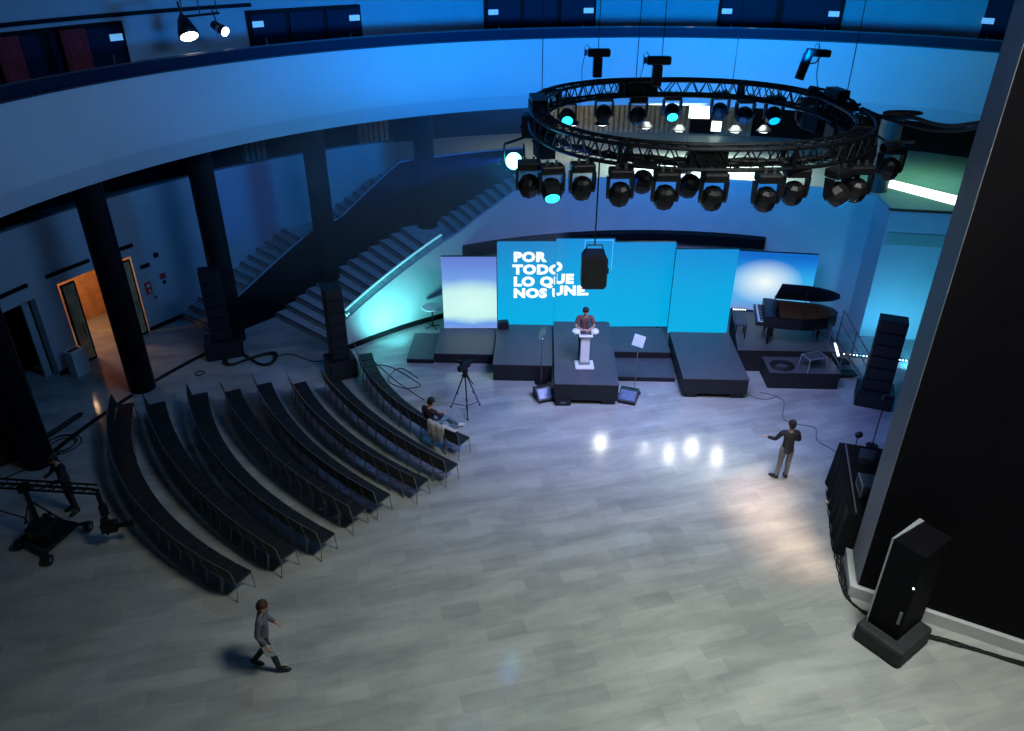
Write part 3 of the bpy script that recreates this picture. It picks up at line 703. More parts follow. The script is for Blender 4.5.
def coil(name, p, r, turns, lb, m='cable', fig8=False, thick=.014, kind=None, sx=1.0, rz=0.0):
    rr = random.Random(int(abs(p.x) * 100)); pts = []
    N = 26 * turns
    for k in range(N + 1):
        a = 2 * math.pi * k / 26; q = r * (1 + .26 * math.sin(a * .37 + 1.3) + rr.uniform(-.02, .02)); z = thick + (k / N) * thick * 1.5
        if fig8: pts.append((r * 1.2 * math.sin(a) * (1 + .05 * (k // 26)), r * .55 * math.sin(2 * a) * (1 + .12 * (k // 26)), z + (.02 if abs(math.sin(a)) < .3 and math.cos(a) > 0 else 0)))
        else: pts.append((q * math.cos(a) * sx, q * math.sin(a), z))
    o = MB().tube(pts, thick, 5).build(name, m); o.location = p; o.rotation_euler = (0, 0, rz); return tag(o, lb, 'cable')
coil('cable_coil', at(782, 366, .56), .22, 9, 'black cable heap coiled on the low platform before the piano', thick=.017, sx=1.3)
def bundle(pts, name, lb, r=.012, m='cable', wob=.0, n=8, seed=1):
    """smooth cable through points"""
    P = [Vector(p) for p in pts]; out = []
    rr = random.Random(seed)
    for i in range(len(P) - 1):
        a, b_, c, d = P[max(0, i - 1)], P[i], P[i + 1], P[min(len(P) - 1, i + 2)]
        for k in range(n):
            s_ = k / n
            q = .5 * ((2 * b_) + (c - a) * s_ + (2 * a - 5 * b_ + 4 * c - d) * s_ ** 2 + (3 * b_ - a - 3 * c + d) * s_ ** 3)
            out.append(q + Vector((rr.uniform(-wob, wob), rr.uniform(-wob, wob), 0)))
    out.append(P[-1]); o = MB().tube(out, r, 5).build(name, m, loc=P[0]); return tag(o, lb, 'cable')
# access steps with lit rails, right of piano
t = thing('access_steps', 'narrow steps with railings and white light tube, right of the piano', 'steps', at(862, 385, 0), R(0))
base = Vector(t.location)
def rel(x, y, z): return at(x, y, z) - base
for k in range(4):
    q0 = rel(846 - k * 1.6 + 0, 372 - k * 9, .0)
    c = Vector((-.35 - .12 * k, .55 + .42 * k, .10 + .17 * k)); MB().box(c, (.7, .34, .05)).build('step', 'black_metal', t)
for sx in (-.38, .42):
    b = MB(); b.tube([(sx - .25, .3, .0), (sx - .25, .35, .85), (sx - .65, 1.75, 1.65), (sx - .65, 1.8, .55)], .022, 6); b.cyl((sx - .45, 1.05, .15), (sx - .45, 1.05, 1.25), .018, seg=6)
    b.tube([(sx - .25, .33, .45), (sx - .65, 1.77, 1.2)], .016, 6); b.build('railing', 'pillar_side', t)
for sx in (-.42, .38):
    MB().tube([(sx - .22, .3, .02), (sx - .62, 1.8, .62)], .04, 6).build('stringer', 'pillar_side', t)
pa_, pb_ = rel(835, 343, 1.0), rel(838.5, 356, .7)
MB().cyl(pa_, pb_, .035, seg=8).build('light_tube', 'led_dot', t)
# LED batten dots
def batten(p0, p1, n, lb):
    v = p1 - p0; an = math.atan2(v.y, v.x); L_ = v.length
    t = thing('led_batten', lb, 'light', p0, an, 'rows of small white lamps')
    MB().rbox((L_ / 2, .03, .05), (L_ + .06, .08, .08), .01).build('housing', 'black_metal', t)
    d_ = MB()
    for k in range(n):
        q = MB(); q.sphere((L_ * (k + .5) / n, -.02, .075), .026, seg=8); q.build('lamp', 'led_dot', t, True)
batten(at(842, 355.5, .05), at(907, 362.5, .05), 20, 'row of small white lamps along the foot of the cyan wall')
batten(at(732, 311, .95), at(746, 311.5, .95), 6, 'short row of white lamps at the left foot of the piano screen')

# ------------------------------------------------------------ speaker towers
def tower(p, rz, h, lb, sub=(.95, .75, .55), colw=(.62, .48)):
    t = thing('speaker_tower', lb, 'speaker', p, rz, 'black speaker towers')
    s_ = MB().rbox((0, 0, sub[2] / 2), sub, .03).build('subwoofer', 'black_plastic', t)
    MB().box((0, -sub[1] / 2 - .004, sub[2] / 2), (sub[0] - .1, .012, sub[2] - .1)).build('grille', 'speaker_grille', s_)
    for k in range(2): MB().box(((k * 2 - 1) * sub[0] / 2, 0, sub[2] * .6), (.015, .2, .05)).build('handle', 'black_metal', s_)
    n = max(4, int((h - sub[2]) / .36)); dh = (h - sub[2]) / n
    for k in range(n):
        z = sub[2] + dh * (k + .5)
        c = MB().rbox((0, .02, z), (colw[0], colw[1], dh - .012), .015, m=None).build('array_box', 'black_plastic', t)
        MB().box((0, -colw[1] / 2 + .012, z), (colw[0] - .06, .014, dh - .06)).build('grille', 'speaker_grille', c)
    return t
tower(at(227, 352, 0) + Vector((0, -.12, 0)), R(20), 2.95, 'black speaker tower beside the column near the rear stairs', (1.15, .8, .6))
tower(at(342, 374, 0), R(25), 2.95, 'black speaker tower at the far end of the front chair rows', (.86, .8, .62), (.52, .48))
tower(at(872, 402, 0), R(-22), 2.7, 'black speaker tower before the cyan wall right of the piano', (1.0, .8, .5), (.72, .5))
tower(at(14, 452, 0), R(50), 3.4, 'black speaker tower in front of the far left column', (1.0, .9, .7), (.9, .8))
# near tower with pale edged panel
t = thing('display_totem', 'tall black cabinet with pale top edge on a black base near the pillar', 'display', (7.36, 10.32, 0), R(36))
mat('tower_base', (.035, .037, .04), .6, noise=.15); mat('edge_pale', (.42, .45, .50), .45, .3)
MB().rbox((-.05, 0, .21), (1.10, .96, .42), .08).build('base', 'tower_base', t)
MB().rbox((.06, .08, 1.45), (.88, .62, 2.1), .01).build('panel_body', 'pillar_dark', t)
f = MB(); f.box((-.385, .385, 1.45), (.02, .03, 2.12)); f.prism([(-.39, .36), (.50, .30), (.50, .39), (-.39, .39)], 2.5, 2.52); f.build('edge_frame', 'edge_pale', t)
MB().box((-.385, -.20, 1.75), (.02, .03, .03)).build('indicator_lamp', 'led_dot', t)
MB().box((-.385, -.15, .95), (.02, .05, .3)).build('connector_panel', 'pillar_side', t)
# hanging speaker
HS = atY(593.5, 268.5, 14.4)
t = thing('hanging_speaker', 'dark speaker hanging on a cable in front of the slogan screens', 'speaker', HS, 0)
w_, h_ = .26, .37
oc = [(-w_ * .72, h_), (w_ * .72, h_), (w_, h_ * .72), (w_, -h_ * .8), (w_ * .8, -h_), (-w_ * .8, -h_), (-w_, -h_ * .8), (-w_, h_ * .72)]
mat('hs_blue', (.02, .024, .05), .5, noise=.2)
b = MB()
f0 = [b.bm.verts.new((x, -.2, z)) for x, z in oc]; f1 = [b.bm.verts.new((x * .92, .2, z * .95)) for x, z in oc]
b.bm.faces.new(f0); b.bm.faces.new(f1[::-1])
for k in range(8): b.bm.faces.new((f0[k], f0[(k + 1) % 8], f1[(k + 1) % 8], f1[k]))
b.build('cabinet', 'hs_blue', t)
MB().box((0, -.205, -.02), (.42, .015, .52)).build('grille', 'speaker_grille', t)
f = MB(); f.tube([(-.2, 0, .34), (-.14, 0, .50), (.14, 0, .50), (.2, 0, .34)], .015); f.build('bracket', 'black_metal', t)
MB().cyl((0, 0, .5), (0, 0, 8.2 - HS.z), .016, seg=6).build('suspension_cable', 'cable', t)
MB().box((.28, 0, -.05), (.05, .08, .10)).build('connector', 'black_metal', t)

# ------------------------------------------------------------ TRUSS RING
TX, TY = 4.0, 17.6
R0, R1, Z0, Z1 = 3.42, 3.78, 8.17, 8.54
tr = thing('ring_truss', 'large dark circular lighting truss hanging over the stage front', 'truss', (TX, TY, Z0))
def tp(r, a, z):
    c_, s_ = math.cos(R(a)), math.sin(R(a)); e_ = 2 / 2.35
    return Vector((r * .955 * math.copysign(abs(c_) ** e_, c_), r * .985 * math.copysign(abs(s_) ** e_, s_), z - Z0))
for r_, z_ in ((R0, Z0), (R1, Z0), (R0, Z1), (R1, Z1)):
    MB().tube([tp(r_, a, z_) for a in range(0, 360, 5)], .040, 8, True).build('chord', 'truss', tr)
N = 60; b = MB(); b2 = MB(); b3 = MB()
for k in range(N):
    a, am, a2 = k * 360 / N, (k + .5) * 360 / N, (k + 1) * 360 / N
    for r_ in (R0, R1):
        b.cyl(tp(r_, a, Z0), tp(r_, am, Z1), .016, seg=5); b.cyl(tp(r_, am, Z1), tp(r_, a2, Z0), .016, seg=5)
    for bb, z_ in ((b3, Z0), (b2, Z1)):
        bb.cyl(tp(R0, a, z_), tp(R1, am, z_), .012, seg=5); bb.cyl(tp(R1, am, z_), tp(R0, a2, z_), .012, seg=5)
b.build('side_bracing', 'truss', tr); b2.build('upper_bracing', 'truss', tr); b3.build('lower_bracing', 'truss', tr)
for a in (15, 60, 105, 150, 195, 240, 285, 330):
    b = MB()
    for r_ in (R0, R1):
        b.cyl(tp(r_, a, Z0 - .02), tp(r_, a, Z1 + .02), .05, seg=8)
    b.cyl(tp(R0 - .04, a, Z0), tp(R1 + .04, a, Z0), .045, seg=8); b.cyl(tp(R0 - .04, a, Z1), tp(R1 + .04, a, Z1), .045, seg=8)
    b.build('joint', 'black_metal', tr)
# cable looms lying on the truss
def loom(a0, a1, r, z, th, lb, n=3, drop=.05):
    b = MB(); rr = random.Random(int(a0))
    for k in range(n):
        pts = []
        m_ = int(abs(a1 - a0) / 4) + 2
        for i in range(m_):
            a = a0 + (a1 - a0) * i / (m_ - 1)
            pts.append(Vector((TX, TY, 0)) + tp(r + rr.uniform(-.08, .08), a, z + rr.uniform(-drop, drop)) + Vector((0, 0, Z0)))
        b.tube(pts, th, 5)
    p0 = Vector((TX, TY, 0)) + tp(r, a0, z) + Vector((0, 0, Z0))
    tag(b.build('cable_loom', 'cable', loc=p0), lb, 'cable')
loom(-150, -20, 3.6, 8.28, .03, 'black cable loom lying in the front half of the ring truss', 4)
loom(-5, 25, 3.6, 8.6, .035, 'black cable loom piled on the right end of the ring truss', 6, .1)
loom(-25, 20, 3.55, 8.3, .03, 'tangled black cables hanging round the right end of the ring truss', 9, .28)
loom(160, 205, 3.55, 8.3, .025, 'tangled black cables hanging round the left end of the ring truss', 7, .22)
loom(165, 200, 3.6, 8.6, .03, 'black cable loom piled on the left end of the ring truss', 5, .1)
# power boxes
def powerbox(a, r, z, lb, d=(.6, .3, .3)):
    p = Vector((TX, TY, 0)) + tp(r, a, z) + Vector((0, 0, Z0)); t = thing('distribution_box', lb, 'box', p, R(a + 90), 'power boxes on the ring truss')
    MB().rbox((0, 0, 0), d, .02).build('housing', 'black_metal', t)
    for k in range(3): MB().cyl((-.2 + k * .2, -d[1] / 2 - .03, 0), (-.2 + k * .2, -d[1] / 2, 0), .035, seg=8).build('socket', 'black_plastic', t)
powerbox(184, 3.6, 8.72, 'black power box on top of the left end of the ring truss', (.8, .34, .26))
powerbox(172, 3.75, 8.0, 'black power box hanging under the left end of ring truss', (.5, .4, .5))
powerbox(8, 3.6, 8.72, 'black power box on top of the right end of the ring truss', (.6, .3, .2))
powerbox(-8, 3.55, 7.75, 'tall black dimmer rack hanging under the right end of truss', (.7, .55, 1.0))
powerbox(2, 3.9, 8.0, 'black power box on the outer right side of ring truss', (.5, .3, .5))
powerbox(-2, 3.45, 7.9, 'black power box hanging inside the right curve of ring truss', (.6, .5, .6))
powerbox(-22, 3.7, 7.95, 'black power box hanging low on the right front curve of truss', (.5, .4, .5))
powerbox(18, 3.6, 8.0, 'black power box hanging on the right rear curve of truss', (.6, .4, .5))
powerbox(190, 3.5, 7.95, 'black power box inside the left curve of the ring truss', (.5, .4, .6))
powerbox(98, 3.6, 8.36, 'black box built into the rear of the truss', (.9, .3, .34))
powerbox(-95, 3.6, 8.36, 'black box built into the front of the truss', (.7, .3, .36))

# moving heads
def head_proto(lens):
    t = thing('moving_head_light', 'x', 'stage light')
    MB().rbox((0, 0, -.10), (.46, .34, .17), .04).build('base', 'black_plastic', t)
    b = MB(); b.box((-.08, 0, .0), (.05, .05, .12)); b.box((.08, 0, .0), (.05, .05, .12)); b.build('clamp', 'steel', t)
    for sx in (-1, 1):
        f = MB(); f.prism([(-.10, -.185), (.10, -.185), (.07, -.52), (.0, -.60), (-.07, -.52)], 0, .05)
        o = f.build('yoke_arm', 'black_plastic', t)
        o.data.transform(Matrix(((0, 0, sx, sx * .205), (1, 0, 0, 0), (0, 1, 0, 0), (0, 0, 0, 1))))
        if sx < 0: o.data.flip_normals()
    b = MB(); b.lathe([(.10, .17), (.17, .12), (.215, .0), (.21, -.12), (.175, -.22), (.155, -.24)], (0, 0, 0), 8)
    h = b.build('head', 'black_plastic', t); h.location = (0, 0, -.47)
    MB().lathe([(.145, -.235), (.135, -.25), (.02, -.256)], (0, 0, 0), 14).build('lens', lens, h, True)
    return t
protos = {k: head_proto(k) for k in ('lens_glass', 'lens_cyan', 'lens_blue')}
used = set()
def fixture(kind, p, yaw, tiltx, tilty, lb, group='moving lights under the ring truss'):
    pr_ = protos[kind]
    t = pr_ if kind not in used else copy_tree(pr_); used.add(kind)
    t.location = p; t.rotation_euler = (0, 0, yaw); tag(t, lb, 'stage light', group)
    for c in t.children:
        if c.name.startswith('head'): c.rotation_euler = (tiltx, tilty, 0)
    return t
ZF = 8.15
def tcen(x, y, z): return at(x, y, z)
front = [(529, 182, 'lens_glass', .5, 0, 0), (551, 186, 'lens_cyan', -.9, .1, .2), (582, 184, 'lens_glass', .3, 0, .1), (620, 190, 'lens_glass', .35, 0, 0), (643, 178, 'lens_glass', .5, 0, 0), (665, 193, 'lens_glass', .35, 0, 0), (690, 182, 'lens_glass', .4, .2, 0),
         (713, 194, 'lens_glass', .35, 0, 0), (766, 195, 'lens_glass', .3, 0, 0), (794, 189, 'lens_glass', .35, 0, 0), (836, 190, 'lens_blue', -.5, -.5, .5), (857, 186, 'lens_glass', .35, 0, 0), (890, 165, 'lens_glass', .3, 0, 0)]
for i, (x, y, k, tx, ty, yw) in enumerate(front):
    p = at(x, y, 7.72); p.z = ZF
    nm = ORD[i]
    lb = 'black moving-head light hanging under the front of truss, %s from the left' % nm
    if k == 'lens_cyan': lb = 'moving-head light with cyan lit lens under the left front of truss'
    if k == 'lens_blue': lb = 'tilted moving-head light with blue lit lens under the right front of truss'
    if i == 12: lb = 'black moving-head light on the outrigger, rightmost of all'
    fixture(k, p, yw, tx, ty, lb)
back = [(604, 108, 'lens_glass', .2), (638, 110, 'lens_glass', .2), (672, 107, 'lens_cyan', -1.0), (720, 106, 'lens_glass', .2), (745, 110, 'lens_glass', .2), (774, 110, 'lens_blue', -.9), (806, 112, 'lens_glass', .2), (567, 112, 'lens_cyan', -1.2)]
lbs = ['dark moving-head light under the rear of truss, leftmost unlit one', 'dark moving-head light under the rear of truss, second unlit one from left', 'cyan lit moving-head light under the middle rear of truss', 'dark moving-head light under rear of truss, just right of the bright window', 'dark moving-head light under rear of truss beside a lit blue one',
       'moving-head light with lit pale lens under the right rear of truss', 'dark moving-head light under rear of truss, nearest its right end', 'cyan lit light inside the left curve of the truss']
for (x, y, k, tx), lb in zip(back, lbs):
    p = at(x, y, 7.78); p.z = ZF; fixture(k, p, 0, tx, 0, lb)
# outrigger for the last one
p = at(890, 165, 7.72); tr2 = MB().tube([(TX + 3.7, TY - .6, 8.2), (p.x - .2, p.y, 8.2), (p.x + .35, p.y - .05, 8.2)], .03, 8)
tag(tr2.build('outrigger_pipe', 'steel', loc=(TX + 3.7, TY - .6, 8.2)), 'steel outrigger pipe carrying the rightmost light', 'pipe')
# bright cyan beam light at left
p = at(514, 161, 7.72)
t = thing('beam_light', 'blazing cyan beam light at the left end of the truss', 'stage light', (p.x, p.y, 7.72))
tod = (Vector((0, 0, CAMH)) - Vector((p.x, p.y, 7.72))); tod = Vector((-.28, -.86, .22)).normalized(); q = tod.to_track_quat('Z', 'Y').to_matrix()
MB().lathe([(.10, -.28), (.15, -.2), (.17, 0), (.19, .02)], (0, 0, 0), 18, q).build('body', 'black_plastic', t, True)
MB().lathe([(.175, .021), (.12, .04), (.02, .05)], (0, 0, 0), 18, q).build('lens', 'lens_bright', t, True)
for sx in (-1, 1): MB().cyl((sx * .22, 0, 0), (sx * .2, 0, .35), .02, seg=6).build('yoke_arm', 'black_metal', t)
MB().cyl((-.2, 0, .35), (.3, .3, .45), .03, seg=6).build('bracket', 'black_metal', t)
# ring-top followspots
def topspot(x, y, zt, lb, hanging=False):
    p = at(x, y, zt)
    t = thing('projector_spotlight', lb, 'stage light', p, 0, 'spotlights standing above the truss')
    if not hanging:
        MB().rbox((0, 0, .22), (.24, .24, .5), .03).build('stand', 'black_plastic', t)
        MB().rbox((.02, 0, .58), (.60, .22, .20), .04).build('body', 'black_plastic', t)
        MB().lathe([(.07, 0), (.09, .06)], (-.30, 0, .58), 12, Matrix.Rotation(R(-90), 3, 'Y')).build('lens_barrel', 'black_metal', t)
        MB().tube([(-.3, .0, .58), (-.38, 0, .7), (-.3, 0, .78), (-.22, 0, .68)], .012).build('cable', 'cable', t)
        MB().tube([(-.35, -.1, .6), (-.42, -.1, .2), (-.40, -.1, -.2)], .01).build('lead', 'cable', t)
    return t
topspot(597, 76, 8.56, 'black spotlight on a block standing on the rear left of truss')
topspot(656, 85, 8.56, 'black spotlight on a block standing near the rear middle of truss')
p = at(812, 62, 9.0)
t = thing('projector_spotlight', 'black tube spotlight on a bar, highest at right above the truss', 'stage light', p, 0, 'spotlights standing above the truss')
MB().rbox((.12, 0, .22), (.62, .22, .18), .04, m=Matrix.Rotation(R(4), 3, 'Y')).build('bar', 'black_plastic', t)
MB().cyl((-.12, 0, .2), (-.26, 0, -.42), .12, .12, seg=14).build('tube_body', 'black_plastic', t)
MB().tube([(.2, 0, .15), (.1, 0, -.02), (-.1, 0, -.05)], .02).build('bracket', 'black_metal', t)
MB().tube([(.0, 0, .3), (.02, 0, .42), (.1, 0, .44), (.14, 0, .3)], .012).build('safety_loop', 'cable', t)
MB().tube([(.16, 0, .1), (.18, .0, -.3), (.2, -.2, -.62)], .012).build('lead', 'cable', t)
MB().tube([(.1, 0, .3), (.1, 0, 4.5)], .006).build('suspension_wire', 'cable', t)
# suspension wires
for i, (x, y) in enumerate([(542, 92), (597, 76), (636, 78), (660, 78), (733, 79), (846, 97)]):
    p = at(x, y, 8.55)
    tag(MB().cyl(p, (p.x, p.y, 16), .011, seg=5).build('suspension_wire', 'cable', loc=p), 'thin vertical wire holding the truss, %s from the left' % ORD[i], 'wire', 'truss suspension wires')
# cable bridge to the pillar
pA_ = Vector((7.9, 17.9, 8.55)); pB_ = atR(905, 118, 12.0); 
def px_pts(lst, r0_, r1_):
    out = []
    for i, (x, y) in enumerate(lst):
        s_ = i / (len(lst) - 1); Y = r0_ + (r1_ - r0_) * s_; out.append(atY(x, y, Y))
    return out
for k, (lst, rr_) in enumerate([([(862, 112), (880, 116), (900, 118), (915, 118), (935, 124), (955, 126), (985, 122)], .04), ([(862, 108), (885, 118), (905, 124), (925, 129), (945, 131), (965, 130), (985, 126)], .035)]):
    pts = px_pts(lst, 17.6, 12.6)
    bundle(pts, 'cable_bundle', ['thick black cable bundle from the truss to the pillar', 'lower sagging black cable from truss to the pillar'][k], rr_)
pc = atY(902, 115, 15.6)
coil('cable_coil', pc, .14, 5, 'black cable coil lying on the bundle between truss and pillar', thick=.022, sx=2.2)
# gallery pendant spots top left
gp = thing('pipe_rack', 'short horizontal pipe hanging before the gallery at top left', 'pipe', atR(200, 14, 17.6))
base = Vector(gp.location)
def relR(x, y, r=17.6): return atR(x, y, r) - base
MB().tube([relR(180, 17), relR(219, 13)], .035, 8).build('pipe', 'black_metal', gp)
for x, y in ((183, 16), (200, 15), (217, 13)): 
    q = relR(x, y); MB().cyl(q, q + Vector((0, 0, 4)), .015, seg=6).build('hanger', 'black_metal', gp)
p = atR(190, 40, 17.6)
t = thing('spotlight', 'large bell-shaped white-lit spotlight hanging at top left', 'stage light', p, 0, 'lit lamps hanging at top left')
q = Vector((.35, -.45, -.8)).normalized().to_track_quat('Z', 'Y').to_matrix()
MB().lathe([(.06, -.66), (.16, -.5), (.26, -.2), (.30, .0), (.27, .01)], (0, 0, .1), 18, q).build('shade', 'black_plastic', t, True)
MB().lathe([(.25, .01), (.2, .04), (.03, .06)], (0, 0, .1), 18, q).build('lens', 'lamp_white', t, True)
MB().cyl((-.1, 0, .5), (-.15, 0, 1.0), .03, seg=6).build('hanger', 'black_metal', t)
p = atR(224, 31, 17.6)
t = thing('spotlight', 'small tilted white-lit spotlight right of the bell-shaped one', 'stage light', p, 0, 'lit lamps hanging at top left')
q = Vector((.8, -.5, -.35)).normalized().to_track_quat('Z', 'Y').to_matrix()
MB().cyl(q @ Vector((0, 0, -.45)), q @ Vector((0, 0, .05)), .12, .15, seg=14).build('body', 'black_plastic', t)
MB().lathe([(.14, .055), (.1, .07), (.02, .08)], (0, 0, 0), 16, q).build('lens', 'lamp_white', t, True)
MB().lathe([(.152, -.2), (.152, -.1)], (0, 0, 0), 14, q).build('collar', 'chrome', t)
MB().cyl((-.15, 0, .1), (-.25, 0, .6), .02, seg=6).build('hanger', 'black_metal', t)

# ------------------------------------------------------------ CHAIRS
def chair_proto(m):
    t = thing('conference_chair', 'x', 'chair')
    MB().rbox((0, .02, .455), (.435, .42, .045), .015).build('seat', m, t)
    b = MB(); q = Matrix.Rotation(R(12), 3, 'X')
    b.rbox((0, -.235, .68), (.435, .03, .36), .012, m=q); b.build('backrest', m, t)
    MB().tube([(-.215, -.20, .44), (-.22, -.21, .50), (-.22, -.275, .86), (.22, -.275, .86), (.22, -.21, .50), (.215, -.20, .44)], .010, 6).build('back_frame', 'chair_frame', t)
    for sx in (-1, 1):
        for y0, y1 in ((.20, .24), (-.18, -.25)):
            MB().cyl((sx * .205, y0, .44), (sx * .215, y1, 0), .011, seg=6).build('leg', 'chair_frame', t)
    b = MB(); b.tube([(-.215, .22, .435), (.215, .22, .435), (.215, -.19, .435), (-.215, -.19, .435)], .011, 6, closed=True); b.build('seat_frame', 'chair_frame', t)
    return t
mat('chair_frame', (.24, .25, .26), .35, .6, noise=.1)
cp = chair_proto('chair_fabric'); first = True
K = 1.0435
rows = [ # centre x, y, radius, start, end angle (from far end to near end)
    (-.04, 20.38, 10.74, -162.3, -118.6), (4.13, 24.18, 15.26, -152.6, -124.3), (2.49, 22.06, 11.81, -158.0, -122.0), (5.04, 24.53, 14.32, -152.0, -125.4),
    (4.54, 23.57, 12.6, -154.6, -125.6), (4.39, 23.53, 11.57, -152.6, -123.4), (7.05, 25.8, 14.12, -148.5, -126.5), (3.24, 22.15, 7.91, -163.4, -123.4)]
names = ['rearmost row', 'second row from the back', 'third row from the back', 'fourth row from the back', 'fourth row from the stage', 'third row from the stage', 'second row from the stage', 'front row']
chairs = []
for ri, (cx, cy, rr_, a0, a1) in enumerate(rows):
    cx *= K; cy *= K; rr_ *= K; a1 -= math.degrees(.30 / rr_)
    L_ = R(a1 - a0) * rr_; n = int(round(L_ / .458)) + 1; lst = []
    for k in range(n):
        a = R(a0 + (a1 - a0) * k / (n - 1)); p = Vector((cx + rr_ * math.cos(a), cy + rr_ * math.sin(a), 0))
        t = cp if first else copy_tree(cp); first = False
        t.location = p; t.rotation_euler = (0, 0, a + math.pi / 2)
        fromnear = n - 1 - k
        if fromnear == 0: lb = 'black chair at the near end of the %s' % names[ri]
        elif k == 0: lb = 'black chair at the far end of the %s' % names[ri]
        elif k <= n // 2: lb = 'black chair, %s from the far end of the %s' % (ORD[k], names[ri])
        else: lb = 'black chair, %s from the near end of the %s' % (ORD[fromnear], names[ri])
        tag(t, lb, 'chair', 'black chairs in curved rows'); lst.append(t)
    chairs.append(lst)

# ------------------------------------------------------------ PEOPLE
def skin_mesh(name, chains, m, parent, sub=1):
    """chains: list of lists of (pos, radius); the first point of each later chain that coincides with an existing joint is shared."""
    vs, es, rs = [], [], []
    def vid(p, r):
        for i, v in enumerate(vs):
            if (v - Vector(p)).length < 1e-5: return i
        vs.append(Vector(p)); rs.append(r); return len(vs) - 1
    for ch in chains:
        prev = None
        for p, r in ch:
            i = vid(p, r)
            if prev is not None and i != prev: es.append((prev, i))
            prev = i
    me = bpy.data.meshes.new(name); me.from_pydata([v[:] for v in vs], es, []); o = bpy.data.objects.new(name, me); col.objects.link(o)
    md = o.modifiers.new('skin', 'SKIN'); md.use_smooth_shade = True
    for i, r in enumerate(rs):
        sv = me.skin_vertices[0].data[i]; sv.radius = (r if isinstance(r, tuple) else (r, r)); sv.use_root = (i == 0)
    ss = o.modifiers.new('sub', 'SUBSURF'); ss.levels = sub; ss.render_levels = sub
    dg = bpy.context.evaluated_depsgraph_get(); me2 = bpy.data.meshes.new_from_object(o.evaluated_get(dg))
    bpy.data.objects.remove(o); bpy.data.meshes.remove(me)
    me2.materials.clear(); me2.materials.append(M[m]); o = bpy.data.objects.new(name, me2); col.objects.link(o); o.parent = parent
    return o
def hand(wr, el, side, curl=.5, s=1.0):
    """five finger chains continuing the forearm direction"""
    wr, el = Vector(wr), Vector(el); d = (wr - el).normalized()
    side_v = Vector(side); side_v = (side_v - d * side_v.dot(d)).normalized(); nrm = d.cross(side_v)
    palm = wr + d * .055 * s; ch = [[(wr, .026), (palm, (.036, .018))]]
    for k, (off, ln) in enumerate(((-.030, .068), (-.010, .078), (.010, .074), (.029, .058))):
        kn = wr + d * .092 * s + side_v * off; 
        m1 = kn + (d * math.cos(curl) + nrm * math.sin(curl)) * ln * .5; m2 = m1 + (d * math.cos(curl * 2) + nrm * math.sin(curl * 2)) * ln * .5
        ch.append([(palm, (.036, .018)), (kn, .010), (m1, .009), (m2, .007)])
    t0 = wr + d * .03 + side_v * -.034; t1 = t0 + (d * .6 - side_v * .7).normalized() * .035; t2 = t1 + (d * .9 + nrm * .3).normalized() * .03
    ch.append([(wr, .026), (t0, .011), (t1, .010), (t2, .008)])
    return ch
